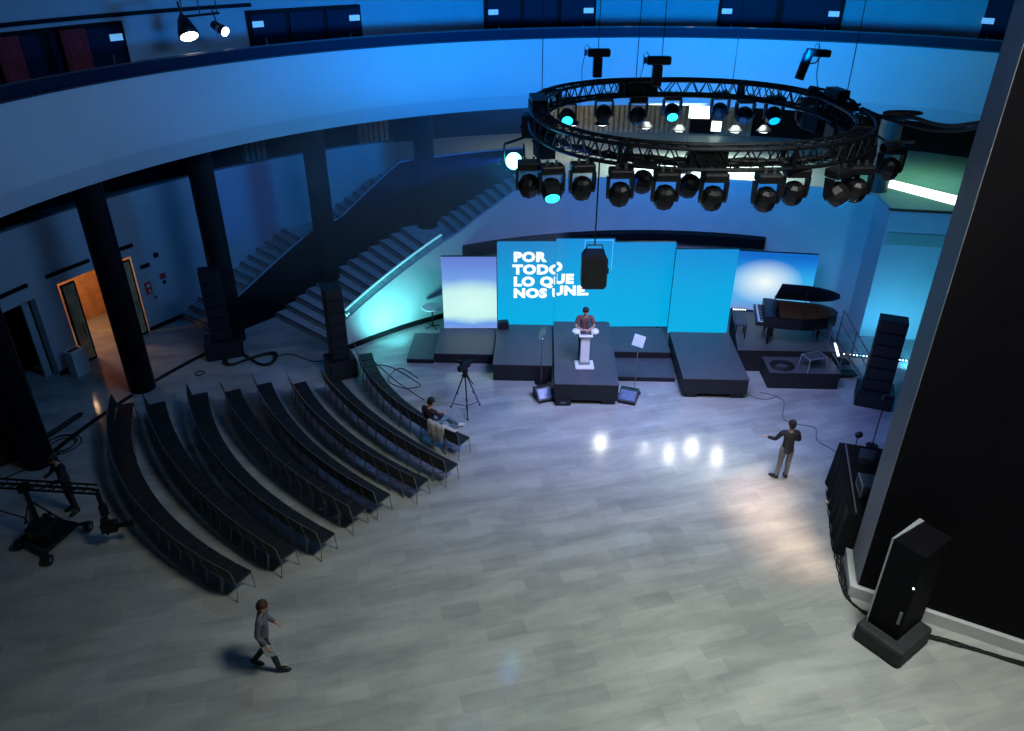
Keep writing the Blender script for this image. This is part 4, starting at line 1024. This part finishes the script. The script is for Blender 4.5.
def person(label, loc, rz, J, mats, face=(0, 1, 0), sleeves='long', coat=0.0, group=None, hairlong=False):
    t = thing('person', label, 'person', loc, rz, group)
    g_ = {k: Vector(v) for k, v in J.items()}
    f = Vector(face).normalized()
    pel, ch, nk, hd = g_['pelvis'], g_['chest'], g_['neck'], g_['head']
    sp = (pel + ch) / 2
    up = (hd - nk).normalized()
    headc = hd
    chains = [[(pel, (.105, .085)), (sp, (.10, .075)), (ch, (.13, .09)), (nk, .055), (nk + up * .06, .05), (headc - up * .06 + f * .01, (.062, .07)), (headc + up * .02, (.078, .088)), (headc + up * .09, (.06, .07))]]
    nose = headc + f * .10 - up * .012
    for s_ in 'LR':
        sh, el, wr = g_['sh' + s_], g_['el' + s_], g_['wr' + s_]
        chains.append([(ch, (.14, .10)), (sh, .058), ((sh + el) / 2, .048), (el, .038), ((el + wr) / 2, .036), (wr, .026)])
        hp, kn, an, to = g_['hip' + s_], g_['kn' + s_], g_['an' + s_], g_['to' + s_]
        chains.append([(pel, (.105, .085)), (hp, .076), ((hp + kn) / 2, .072), (kn, .054), ((kn * .6 + an * .4), .052), (an, .036), (to, .03)])
    for s_, sd in (('L', 1), ('R', -1)):
        sd_v = (g_['shL'] - g_['shR']) * sd
        chains += hand(g_['wr' + s_], g_['el' + s_], -sd_v, .45)
    skin_mesh('body', chains, 'skin', t)
    # face
    sv = f.cross(up).normalized()
    b = MB(); b.sphere(nose, .017, (1, 1, 1.3), 8)
    for sd in (-1, 1): b.sphere(headc + sv * .082 * sd - up * .01, .026, (.5, .8, 1.2), 8)
    b.build('face_features', 'skin', t, True)
    b = MB()
    for sd in (-1, 1): b.sphere(headc + sv * .032 * sd + f * .083 + up * .018, .011, seg=8)
    b.build('eyes', 'shoe_black', t, True)
    b = MB(); b.sphere(headc - up * .052 + f * .082, .018, (1.3, .5, .4), 8); b.build('mouth', 'tshirt_red', t, True)
    # hair cap
    b = MB(); b.sphere(headc + up * .052 - f * .022, .097, (1.0, 1.02, .95), 14)
    if hairlong: b.sphere(headc - up * .05 - f * .05, .075, (1, .9, 1.3), 12)
    else: b.sphere(headc - up * .0 - f * .045, .082, (1, 1, 1.1), 12)
    b.build('hair', mats['hair'], t, True)
    # garments
    dn = (pel - ch).normalized()
    c2 = [[(pel + dn * (.07 + 6 * coat), (.150 + coat, .125 + coat)), (pel, (.150 + coat, .125 + coat)), (sp, (.140 + coat * .6, .115)), (ch, (.165, .125)), (nk - up * .01, .075)]]
    for s_ in 'LR':
        sh, el, wr = g_['sh' + s_], g_['el' + s_], g_['wr' + s_]
        if sleeves == 'long': c2.append([(ch, (.165, .125)), (sh, .075), ((sh + el) / 2, .064), (el, .054), ((el + wr) / 2, .048), (wr * .95 + el * .05, .040)])
        else: c2.append([(ch, (.165, .125)), (sh, .077), ((sh + el) / 2, .068), (el * .8 + sh * .2, .06)])
    skin_mesh('jacket' if coat > 0 else 'shirt', c2, mats['top'], t)
    c3 = [[(pel + Vector((0, 0, .02)), (.137, .112)), (pel - dn * .10, (.130, .105))]]
    for s_ in 'LR':
        hp, kn, an = g_['hip' + s_], g_['kn' + s_], g_['an' + s_]
        c3.append([(pel + Vector((0, 0, .02)), (.137, .112)), (hp, .102), ((hp + kn) / 2, .086), (kn, .068), ((kn + an) / 2, .062), (an * .97 + kn * .03, .055)])
    skin_mesh('trousers', c3, mats['trousers'], t)
    for s_ in 'LR':
        an, to = g_['an' + s_], g_['to' + s_]; d = (to - an); mid = (an + to) / 2
        b = MB(); q = d.to_track_quat('Y', 'Z').to_matrix()
        b.sphere(mid + Vector((0, 0, .0)), .1, (.48, 1.5, .50), 12, m=q); b.sphere(an - Vector((0, 0, .0)), .055, (1, 1, 1), 10)
        b.build('shoe', mats['shoes'], t, True)
    return t, g_
def stand_pose(h=1.72):
    k = h / 1.72
    J = dict(pelvis=(0, 0, .95), chest=(0, 0, 1.28), neck=(0, 0, 1.46), head=(0, .02, 1.60), shL=(-.19, 0, 1.40), shR=(.19, 0, 1.40), elL=(-.25, 0, 1.12), elR=(.25, 0, 1.12), wrL=(-.26, .08, .88), wrR=(.26, .08, .88),
             hipL=(-.095, 0, .88), hipR=(.095, 0, .88), knL=(-.10, .02, .48), knR=(.10, .02, .48), anL=(-.11, -.02, .08), anR=(.11, -.02, .08), toL=(-.13, .14, .04), toR=(.13, .14, .04))
    return J
# walker: heads to the right (+X)
J = stand_pose(); J.update(chest=(0, .05, 1.28), neck=(0, .08, 1.46), head=(0, .12, 1.60), shL=(-.18, .06, 1.40), shR=(.18, .06, 1.40), pelvis=(0, 0, .93), hipL=(-.09, 0, .87), hipR=(.09, 0, .87),
    knL=(-.09, -.04, .47), anL=(-.09, -.30, .12), toL=(-.09, -.17, .04), knR=(.10, .14, .49), anR=(.10, .20, .09), toR=(.11, .36, .07), elL=(-.24, .04, 1.12), wrL=(-.23, .20, .94), elR=(.24, -.02, 1.12), wrR=(.25, .12, .88))
pw, gw = person('person in a grey jacket walking to the right near the chairs, holding papers', at(270, 668, 0), R(-84), J,
    dict(hair='hair_brown', top='jacket_grey', trousers='trousers_black', shoes='shoe_black'), coat=.01)
# papers
q = Vector(gw['wrR']) + Vector((.02, .03, -.12))
mat('paper', (.62, .64, .64), .7, noise=.05)
def world(pt, loc, rz): return Matrix.Translation(loc) @ Matrix.Rotation(rz, 4, 'Z') @ Vector(pt)
o = MB().rbox((0, 0, 0), (.012, .2, .28), .004, m=Matrix.Rotation(R(12), 3, 'X')).build('paper_folder', 'paper'); o.location = world(q, at(270, 668, 0), R(-84)); o.rotation_euler = (0, 0, R(-84)); tag(o, 'pale papers held low in the hand of the walking person', 'papers')
# man standing at right with his back to the camera
J = stand_pose(); J.update(elL=(-.32, .06, 1.16), wrL=(-.46, .22, 1.12), elR=(.26, .02, 1.14), wrR=(.16, .24, 1.06), hipL=(-.1, 0, .88), anL=(-.14, -.02, .08), toL=(-.24, .10, .04), anR=(.10, -.02, .08), toR=(.12, .13, .04))
person('person in a dark jacket and pale trousers standing with back turned, arm held out', at(781, 478, 0), R(2), J,
    dict(hair='hair', top='jacket_dark', trousers='trousers_tan', shoes='shoe_black'), coat=.02)
# speaker at the lectern, facing the camera
J = stand_pose(); J.update(head=(0, .07, 1.59), neck=(0, .03, 1.45), elL=(-.27, .10, 1.13), elR=(.27, .10, 1.13), wrL=(-.10, .34, 1.14), wrR=(.10, .34, 1.14))
person('person in a brown jacket standing behind the white lectern', (2.15, 20.27, .69), R(180), J,
    dict(hair='hair', top='shirt_brown', trousers='trousers_black', shoes='shoe_black'), face=(0, 1, -.25), sleeves='short')
# seated in the front row
fr_ = chairs[7]; best = min(fr_, key=lambda c: (Vector(c.location) - at(430, 414, .5).xy.to_3d()).length)
J = dict(pelvis=(0, -.04, .60), chest=(-.02, -.10, .92), neck=(0, -.06, 1.10), head=(.02, .0, 1.24), shL=(-.19, -.10, 1.04), shR=(.19, -.08, 1.04), elL=(-.24, .10, .82), elR=(.22, .14, .80), wrL=(-.08, .30, .74), wrR=(.06, .34, .72),
         hipL=(-.10, .02, .57), hipR=(.10, .02, .57), knL=(-.12, .44, .58), knR=(.12, .44, .60), anL=(-.08, .82, .20), anR=(.14, .90, .24), toL=(-.08, 1.0, .12), toR=(.16, 1.06, .14))
J['anL'] = (-.06, .80, .12); J['toL'] = (-.06, .96, .06); J['anR'] = (.10, .86, .13); J['toR'] = (.14, 1.02, .07)
best = fr_[min(fr_.index(best) + 1, len(fr_) - 3)]
person('person in a dark plum sweater and jeans sitting in the front row, legs stretched out', best.location, best.rotation_euler.z, J,
    dict(hair='hair', top='sweater_plum', trousers='jeans', shoes='shoe_white'), face=(.3, 1, -.3))
bi = fr_.index(best); nb = fr_[min(bi + 1, len(fr_) - 1)]
# cream coat over the next chair
b = MB(); pts = []
rr = random.Random(3); W_, H_ = 10, 12; grid = []
prof_ = [(-.36, .42), (-.33, .60), (-.31, .78), (-.285, .895), (-.24, .88), (-.20, .70), (-.15, .54), (-.04, .51), (.10, .51), (.22, .50), (.27, .44), (.29, .34)]
for i in range(W_ + 1):
    x = -.28 + .56 * i / W_ ; row = []
    for (y, z) in prof_:
        row.append(b.bm.verts.new((x * (1 + .1 * math.sin(z * 9)), y + .018 * math.sin(i * 1.7 + z * 8), z + .012 * math.sin(i * 2.1 + y * 14))))
    grid.append(row)
for i in range(W_):
    for j in range(len(prof_) - 1): b.bm.faces.new((grid[i][j], grid[i + 1][j], grid[i + 1][j + 1], grid[i][j + 1]))
o = b.build('coat', 'coat_cream', smooth=True); md = o.modifiers.new('s', 'SOLIDIFY'); md.thickness = .02; md.offset = 1
o.location = nb.location; o.rotation_euler = nb.rotation_euler; tag(o, 'cream coat draped over a front row chair beside the seated person', 'coat')
# camera operator at far left
J = stand_pose(); J.update(head=(0, .10, 1.56), neck=(0, .05, 1.44), chest=(0, .03, 1.27), elL=(-.24, .14, 1.12), elR=(.24, .14, 1.12), wrL=(-.14, .38, 1.10), wrR=(.14, .38, 1.10))
person('person in black standing behind the camera crane at far left', at(76, 511, 0), R(140), J,
    dict(hair='hair', top='jacket_dark', trousers='trousers_black', shoes='shoe_black'), face=(0, 1, -.2))

# ------------------------------------------------------------ CAMERA TRIPOD
c = (at(465, 412, 0) + at(457, 411, 0) + at(477, 409, 0)) / 3
t = thing('video_camera', 'black video camera on the tripod beside the front row', 'camera', (c.x, c.y, 1.36), R(-35))
MB().rbox((0, 0, .12), (.14, .36, .16), .02).build('camera_body', 'black_plastic', t)
MB().cyl((0, .18, .12), (0, .34, .12), .055, .065, seg=14).build('lens', 'black_metal', t)
MB().rbox((-.13, -.05, .22), (.12, .07, .09), .01).build('viewfinder', 'black_plastic', t)
MB().tube([(0, .1, .2), (0, .1, .28), (0, -.1, .28), (0, -.1, .2)], .014).build('top_handle', 'black_metal', t)
MB().rbox((0, -.22, .12), (.12, .09, .15), .01).build('battery', 'black_plastic', t)
t = thing('tripod', 'black tripod with spreader standing on the floor by the front row', 'tripod', c, R(8))
MB().lathe([(.06, 1.40), (.09, 1.34), (.07, 1.22), (.10, 1.16), (.03, 1.10)], seg=14).build('fluid_head', 'black_metal', t)
MB().cyl((0, 0, 1.3), (.18, -.42, 1.12), .014, seg=6).build('pan_handle', 'black_metal', t)
feet = []
for k in range(3):
    a = R(-90 + 120 * k); q = Vector((math.cos(a) * .48, math.sin(a) * .48, .0)); feet.append(q)
    l_ = MB(); l_.cyl((0.04 * math.cos(a), .04 * math.sin(a), 1.18), q, .022, .014, seg=8); lg = l_.build('leg', 'black_metal', t)
    md_ = q * .55 + Vector((0, 0, .55)); MB().sphere(md_ - Vector((0, 0, .02)), .035, seg=8).build('lock', 'black_plastic', lg)
    MB().sphere(q + Vector((0, 0, .02)), .03, seg=8).build('rubber_foot', 'black_plastic', lg)
b = MB()
for q in feet: b.cyl((0, 0, .16), (q.x * .88, q.y * .88, .14), .012, seg=6)
b.build('spreader', 'black_metal', t)
# round cafe table behind the left screen
t = thing('cafe_table', 'small round pale table on a thin pedestal left of the cloud screen', 'table', at(433, 327, 0) )
MB().lathe([(.34, .74), (.35, .76), (.34, .775)], seg=24).build('tabletop', 'white_gloss', t)
MB().cyl((0, 0, .02), (0, 0, .74), .025, seg=8).build('pedestal', 'black_metal', t)
b = MB()
for k in range(4): a = R(90 * k + 30); b.cyl((0, 0, .05), (.28 * math.cos(a), .28 * math.sin(a), .015), .018, .014, seg=6)
b.build('foot', 'black_metal', t)

# ------------------------------------------------------------ CAMERA CRANE (far left)
c = at(46, 541, 0)
t = thing('camera_dolly', 'black wheeled dolly base of the camera crane on the floor', 'dolly', c, 0)
wh = [at(20, 549, 0) - c, at(50, 564, 0) - c, at(90, 530, 0) - c, at(48, 522, 0) - c]
b = MB(); b.prism([(wh[0] * .85)[:2], (wh[1] * .85)[:2], (wh[2] * .8)[:2], (wh[3] * .8)[:2]], .20, .30); b.build('platform', 'black_metal', t)
for q in wh:
    b = MB(); b.cyl(q + Vector((-.05, 0, .12)), q + Vector((.05, 0, .12)), .12, seg=14); wl = b.build('wheel', 'black_plastic', t)
    MB().cyl(q + Vector((-.055, 0, .12)), q + Vector((.055, 0, .12)), .05, seg=10).build('hub', 'steel', wl)
for q in wh: MB().cyl((0, 0, .24), q + Vector((0, 0, .22)), .05, .04, seg=8).build('outrigger', 'black_metal', t)
b = MB(); b.rbox((.1, -.1, .45), (.5, .45, .3), .03); b.build('battery_case', 'black_plastic', t)
b = MB(); b.cyl((-.1, .1, .28), (-.1, .1, 1.35), .07, .05, seg=12); b.build('column', 'black_metal', t)
for k in range(3):
    a = R(40 + 120 * k); MB().cyl((-.1 + .45 * math.cos(a), .1 + .45 * math.sin(a), .28), (-.1, .1, 1.1), .02, seg=6).build('strut', 'black_metal', t)
pa_, pb_ = atY(-8, 482, 13.1), atY(95, 492, 13.9)
pv = c + Vector((-.1, .1, 1.45))
d0 = Vector((pb_.x - pv.x, pb_.y - pv.y, 0)); 
E1 = at(97, 492, 1.45)
E0 = pv - (E1 - pv).normalized() * 1.1
t = thing('camera_crane', 'black crane arm balanced on the dolly with cables and weights', 'crane', (pv.x, pv.y, pv.z))
def rl(v): return v - pv
b = MB()
sd = (E1 - E0).normalized().cross(Vector((0, 0, 1))) * .07
for s_, dz in ((1, 0), (-1, 0), (1, .14), (-1, .14)): b.cyl(rl(E0) + sd * s_ + Vector((0, 0, dz)), rl(E1) + sd * s_ + Vector((0, 0, dz)), .026, seg=6)
for k in range(12):
    q0 = rl(E0).lerp(rl(E1), k / 12); q1 = rl(E0).lerp(rl(E1), (k + 1) / 12); b.cyl(q0 + sd, q1 - sd, .012, seg=5); b.cyl(q0 + sd, q0 + sd + Vector((0, 0, .14)), .012, seg=5); b.cyl(q0 - sd, q0 - sd + Vector((0, 0, .14)), .012, seg=5)
b.build('arm', 'black_metal', t)
for k in range(3):
    q = rl(E0) + (E1 - E0).normalized() * (.08 + .09 * k); b = MB(); b.cyl(q - sd * 3, q + sd * 3, .13, seg=16); b.build('counterweight', 'black_plastic', t)
q = rl(E1); b = MB(); b.cyl(q, q + Vector((.06, -.08, -.75)), .05, .04, seg=8); b.rbox(q + Vector((.05, -.06, -.45)), (.14, .14, .3), .02); b.build('drop_arm', 'black_metal', t)
b = MB(); b.tube([rl(E0) + Vector((0, 0, .1)), rl(E0) + Vector((.1, -.3, -.3)), Vector((0, -.3, -.6)), Vector((-.1, -.1, -1.2))], .018); b.build('cable', 'cable', t)
MB().rbox(Vector((0, 0, -.02)), (.2, .2, .2), .02).build('pivot_head', 'black_metal', t)
p = E1 + Vector((.10, -.12, -.86)); t = thing('crane_camera', 'black camera with long lens mounted at the end of the crane', 'camera', p, R(-78))
MB().rbox((0, 0, 0), (.22, .34, .24), .03).build('camera_body', 'black_plastic', t)
MB().cyl((0, .15, 0), (0, .40, 0), .06, .055, seg=14).build('lens', 'black_metal', t); MB().cyl((0, .40, 0), (0, .50, 0), .07, .10, seg=14).build('lens_hood', 'black_plastic', t)
MB().rbox((0, -.06, .18), (.1, .16, .1), .01).build('monitor', 'black_plastic', t); MB().cyl((-.2, 0, -.05), (.2, 0, -.05), .03, seg=8).build('handlebar', 'black_metal', t)
# ------------------------------------------------------------ draped table & items at right
DT = Vector((7.55, 12.62, 0)); da = R(80)
tl, td, thh = 2.65, 1.1, 1.15
t = thing('draped_table', 'long table covered by a black floor-length cloth beside the pillar', 'table', (8.10, 13.80, 0), R(-16))
b = MB(); nn = 90; per = []
hw, hl = .56, 1.36
for k in range(nn):
    s_ = k / nn * 2 * (2 * hw + 2 * hl) / 2 * 1.0; P_ = 2 * (2 * hw + 2 * hl); s_ = P_ * k / nn
    if s_ < 2 * hl: p_ = (-hw, -hl + s_); nrm = (-1, 0)
    elif s_ < 2 * hl + 2 * hw: p_ = (-hw + s_ - 2 * hl, hl); nrm = (0, 1)
    elif s_ < 4 * hl + 2 * hw: p_ = (hw, hl - (s_ - 2 * hl - 2 * hw)); nrm = (1, 0)
    else: p_ = (hw - (s_ - 4 * hl - 2 * hw), -hl); nrm = (0, -1)
    per.append((p_, nrm))
rows_ = []
for z, fl in ((thh, 0), (thh - .03, .015), (.75, .04), (.4, .06), (.01, .09)):
    rows_.append([b.bm.verts.new((p_[0] + n2[0] * (fl + fl * .35 * math.sin(k * 1.1)), p_[1] + n2[1] * (fl + fl * .35 * math.sin(k * 1.1)), z)) for k, (p_, n2) in enumerate(per)])
for A_, B_ in zip(rows_, rows_[1:]):
    for k in range(nn): b.bm.faces.new((A_[k], A_[(k + 1) % nn], B_[(k + 1) % nn], B_[k]))
b.bm.faces.new(rows_[0]); b.build('tablecloth', 'cloth_black', t, False)
MB().box((-.42, 0, thh + .015), (.03, 2.6, .02)).build('edge_strip', 'pillar_side', t)
for sx in (-1, 1):
    for sy in (-1, 1): MB().cyl((sx * .42, sy * 1.25, 0), (sx * .42, sy * 1.25, thh - .05), .025, seg=8).build('leg', 'steel', t)
p = at(868, 486, 1.3); t = thing('equipment_case', 'grey silver-edged equipment case on the draped table', 'box', (p.x, p.y, thh), R(-12))
mat('case_grey', (.10, .12, .16), .4, .3); MB().rbox((0, 0, .15), (.36, .5, .3), .01).build('case_body', 'case_grey', t)
f = MB()
for sx in (-1, 1):
    for sy in (-1, 1): f.box((sx * .18, sy * .25, .15), (.02, .02, .3))
f.box((-.18, 0, .3), (.02, .5, .02)); f.box((-.18, 0, .0 + .01), (.02, .5, .02)); f.build('edge_trim', 'edge_pale', t)
p = at(868, 457, 1.3); t = thing('laptop', 'open dark laptop near the far end of the draped table', 'laptop', (p.x, p.y, thh), R(-20))
MB().rbox((0, 0, .012), (.36, .26, .02), .005).build('keyboard_base', 'black_plastic', t); MB().rbox((0, .14, .13), (.36, .015, .24), .005, m=Matrix.Rotation(R(-15), 3, 'X')).build('display', 'mon_panel', t)
# mic / lamp stand behind table
p = at(872, 446, 0); t = thing('microphone_stand', 'thin stand behind the draped table under the speaker tower', 'stand', p)
MB().cyl((0, 0, 0), (0, 0, 1.5), .014, seg=6).build('pole', 'black_metal', t); MB().lathe([(.16, 0), (.16, .02), (.03, .04)], seg=14).build('base', 'black_metal', t); MB().rbox((0, 0, 1.52), (.16, .12, .14), .03).build('head', 'black_plastic', t)
p = at(856, 444, 1.15); t = thing('desk_lamp', 'small dark lamp head on a stem at the far corner of the draped table', 'lamp', (p.x, p.y, thh - .2), R(30))
MB().cyl((0, 0, 0), (0, 0, .4), .012, seg=6).build('stem', 'black_metal', t); MB().sphere((.02, 0, .46), .10, (1.1, .8, .8), 12).build('lamp_head', 'black_plastic', t, True)
# adhesive / switch with yellow at cloth foot
p = at(828, 503, 0); t = thing('floor_socket', 'small pale yellow socket box on the floor at the cloth foot', 'socket', p, 0)
mat('sock', (.65, .60, .35), .5); MB().rbox((0, 0, .03), (.12, .10, .06), .01).build('box_body', 'sock', t); MB().cyl((0, 0, .06), (0, 0, .07), .03, seg=10).build('outlet', 'black_plastic', t)
# cables down by table and round the pillar foot
for k in range(6):
    o_ = k * 1.6
    pts = [at(826 + o_ * .5, 490 + o_, .02), at(829 + o_, 520, .02), at(832 + o_ * .9, 545, .02), at(838 + o_, 570 + o_, .02), at(843 + o_, 592 + o_, .02), at(856 + o_ * .6, 606 + o_ * .6, .02), at(876, 617 + o_ * .6, .02)]
    bundle(pts, 'floor_cable', '%s black cable from the left of those trailing past the cloth foot to the pillar' % ORD[k], .013, wob=.015, seed=k)['group'] = 'cables along the draped table'
for k in range(3):
    pts = [at(925, 634 + k * 1.5, .02), at(950, 640 + k * 2, .02), at(985, 651 + k * 1.3, .02), at(1030, 664 + k * 2, .02)]
    bundle(pts, 'floor_cable', '%s black cable out from the front foot of the pillar at right edge' % ORD[2 - k], .016, wob=.01, seed=k + 20)['group'] = 'cables along the pillar front'
# loose floor cables
coil('cable_coil', at(251, 360, 0), .62, 3, 'black cable laid in a figure eight on the floor by the speaker tower', fig8=True, thick=.03)
bundle([at(272, 358, .02), at(290, 354, .02), at(312, 361, .02), at(326, 360, .02)], 'floor_cable', 'black cable from the figure-eight coil to the speaker tower', .014)
bundle([at(362, 366, .015), at(388, 366, .015), at(414, 380, .015), at(420, 386, .015), at(404, 388, .015), at(388, 380, .015), at(400, 368, .015), at(418, 378, .015)], 'floor_cable', 'thin cable looping on the floor behind the front row', .012)
bundle([at(375, 362, .012), at(395, 380, .012), at(412, 392, .012), at(424, 400, .012)], 'floor_cable', 'thin cable running behind the front row towards the seated person', .012)
bundle([at(760, 392, .012), at(783, 400, .012), at(783, 418, .012), at(797, 424, .012), at(815, 428, .012), at(817, 440, .012), at(830, 448, .012), at(842, 456, .012)], 'floor_cable', 'thin cable winding on the floor behind the standing person', .012, 'rope_grey')
bundle([at(745, 392, .012), at(756, 398, .012), at(768, 399, .012), at(778, 396, .012)], 'floor_cable', 'thin pale cable curling on the floor before the right riser', .012, 'rope_grey')
coil('cable_coil', at(62, 445, 0), .38, 3, 'loose black cable coil on the floor by the far left tower', thick=.014)
bundle([at(5, 478, .02), at(25, 470, .02), at(45, 466, .02), at(60, 452, .02)], 'floor_cable', 'black cable from the far left speaker tower across the floor', .02)
coil('cable_coil', at(200, 374, 0), .12, 1, 'tiny dark cable scrap on the floor between tower and chairs', thick=.014)

# ------------------------------------------------------------ haze around the beam light
hm = bpy.data.materials.new('stage_haze'); hm.use_nodes = True; nt = hm.node_tree
nt.nodes.remove(nt.nodes['Principled BSDF']); vs_ = nt.nodes.new('ShaderNodeVolumeScatter'); vs_.inputs['Color'].default_value = (.85, .92, 1, 1); vs_.inputs['Density'].default_value = .05; vs_.inputs['Anisotropy'].default_value = .3
nt.links.new(vs_.outputs[0], nt.nodes['Material Output'].inputs['Volume']); M['stage_haze'] = hm
o = MB().box((-2.6, 19.5, 6.4), (7.6, 9.0, 3.0)).build('stage_haze', 'stage_haze', loc=(-2.6, 19.5, 4.9)); tag(o, 'thin blue-lit haze around the beam light left of the truss', 'haze', kind='stuff')
spot('beam_haze_spot', (-.15, 16.3, 7.75), (-7.0, 24.2, 4.8), 1500, (.0, .06, 1.0), 17, .8, .06)
l = bpy.data.lights.new('beam_glow_lamp', 'POINT'); l.energy = 14; l.color = (0, .25, 1); l.shadow_soft_size = .25
lo = bpy.data.objects.new('beam_glow_lamp', l); col.objects.link(lo); lo.location = (-.12, 15.62, 7.70)
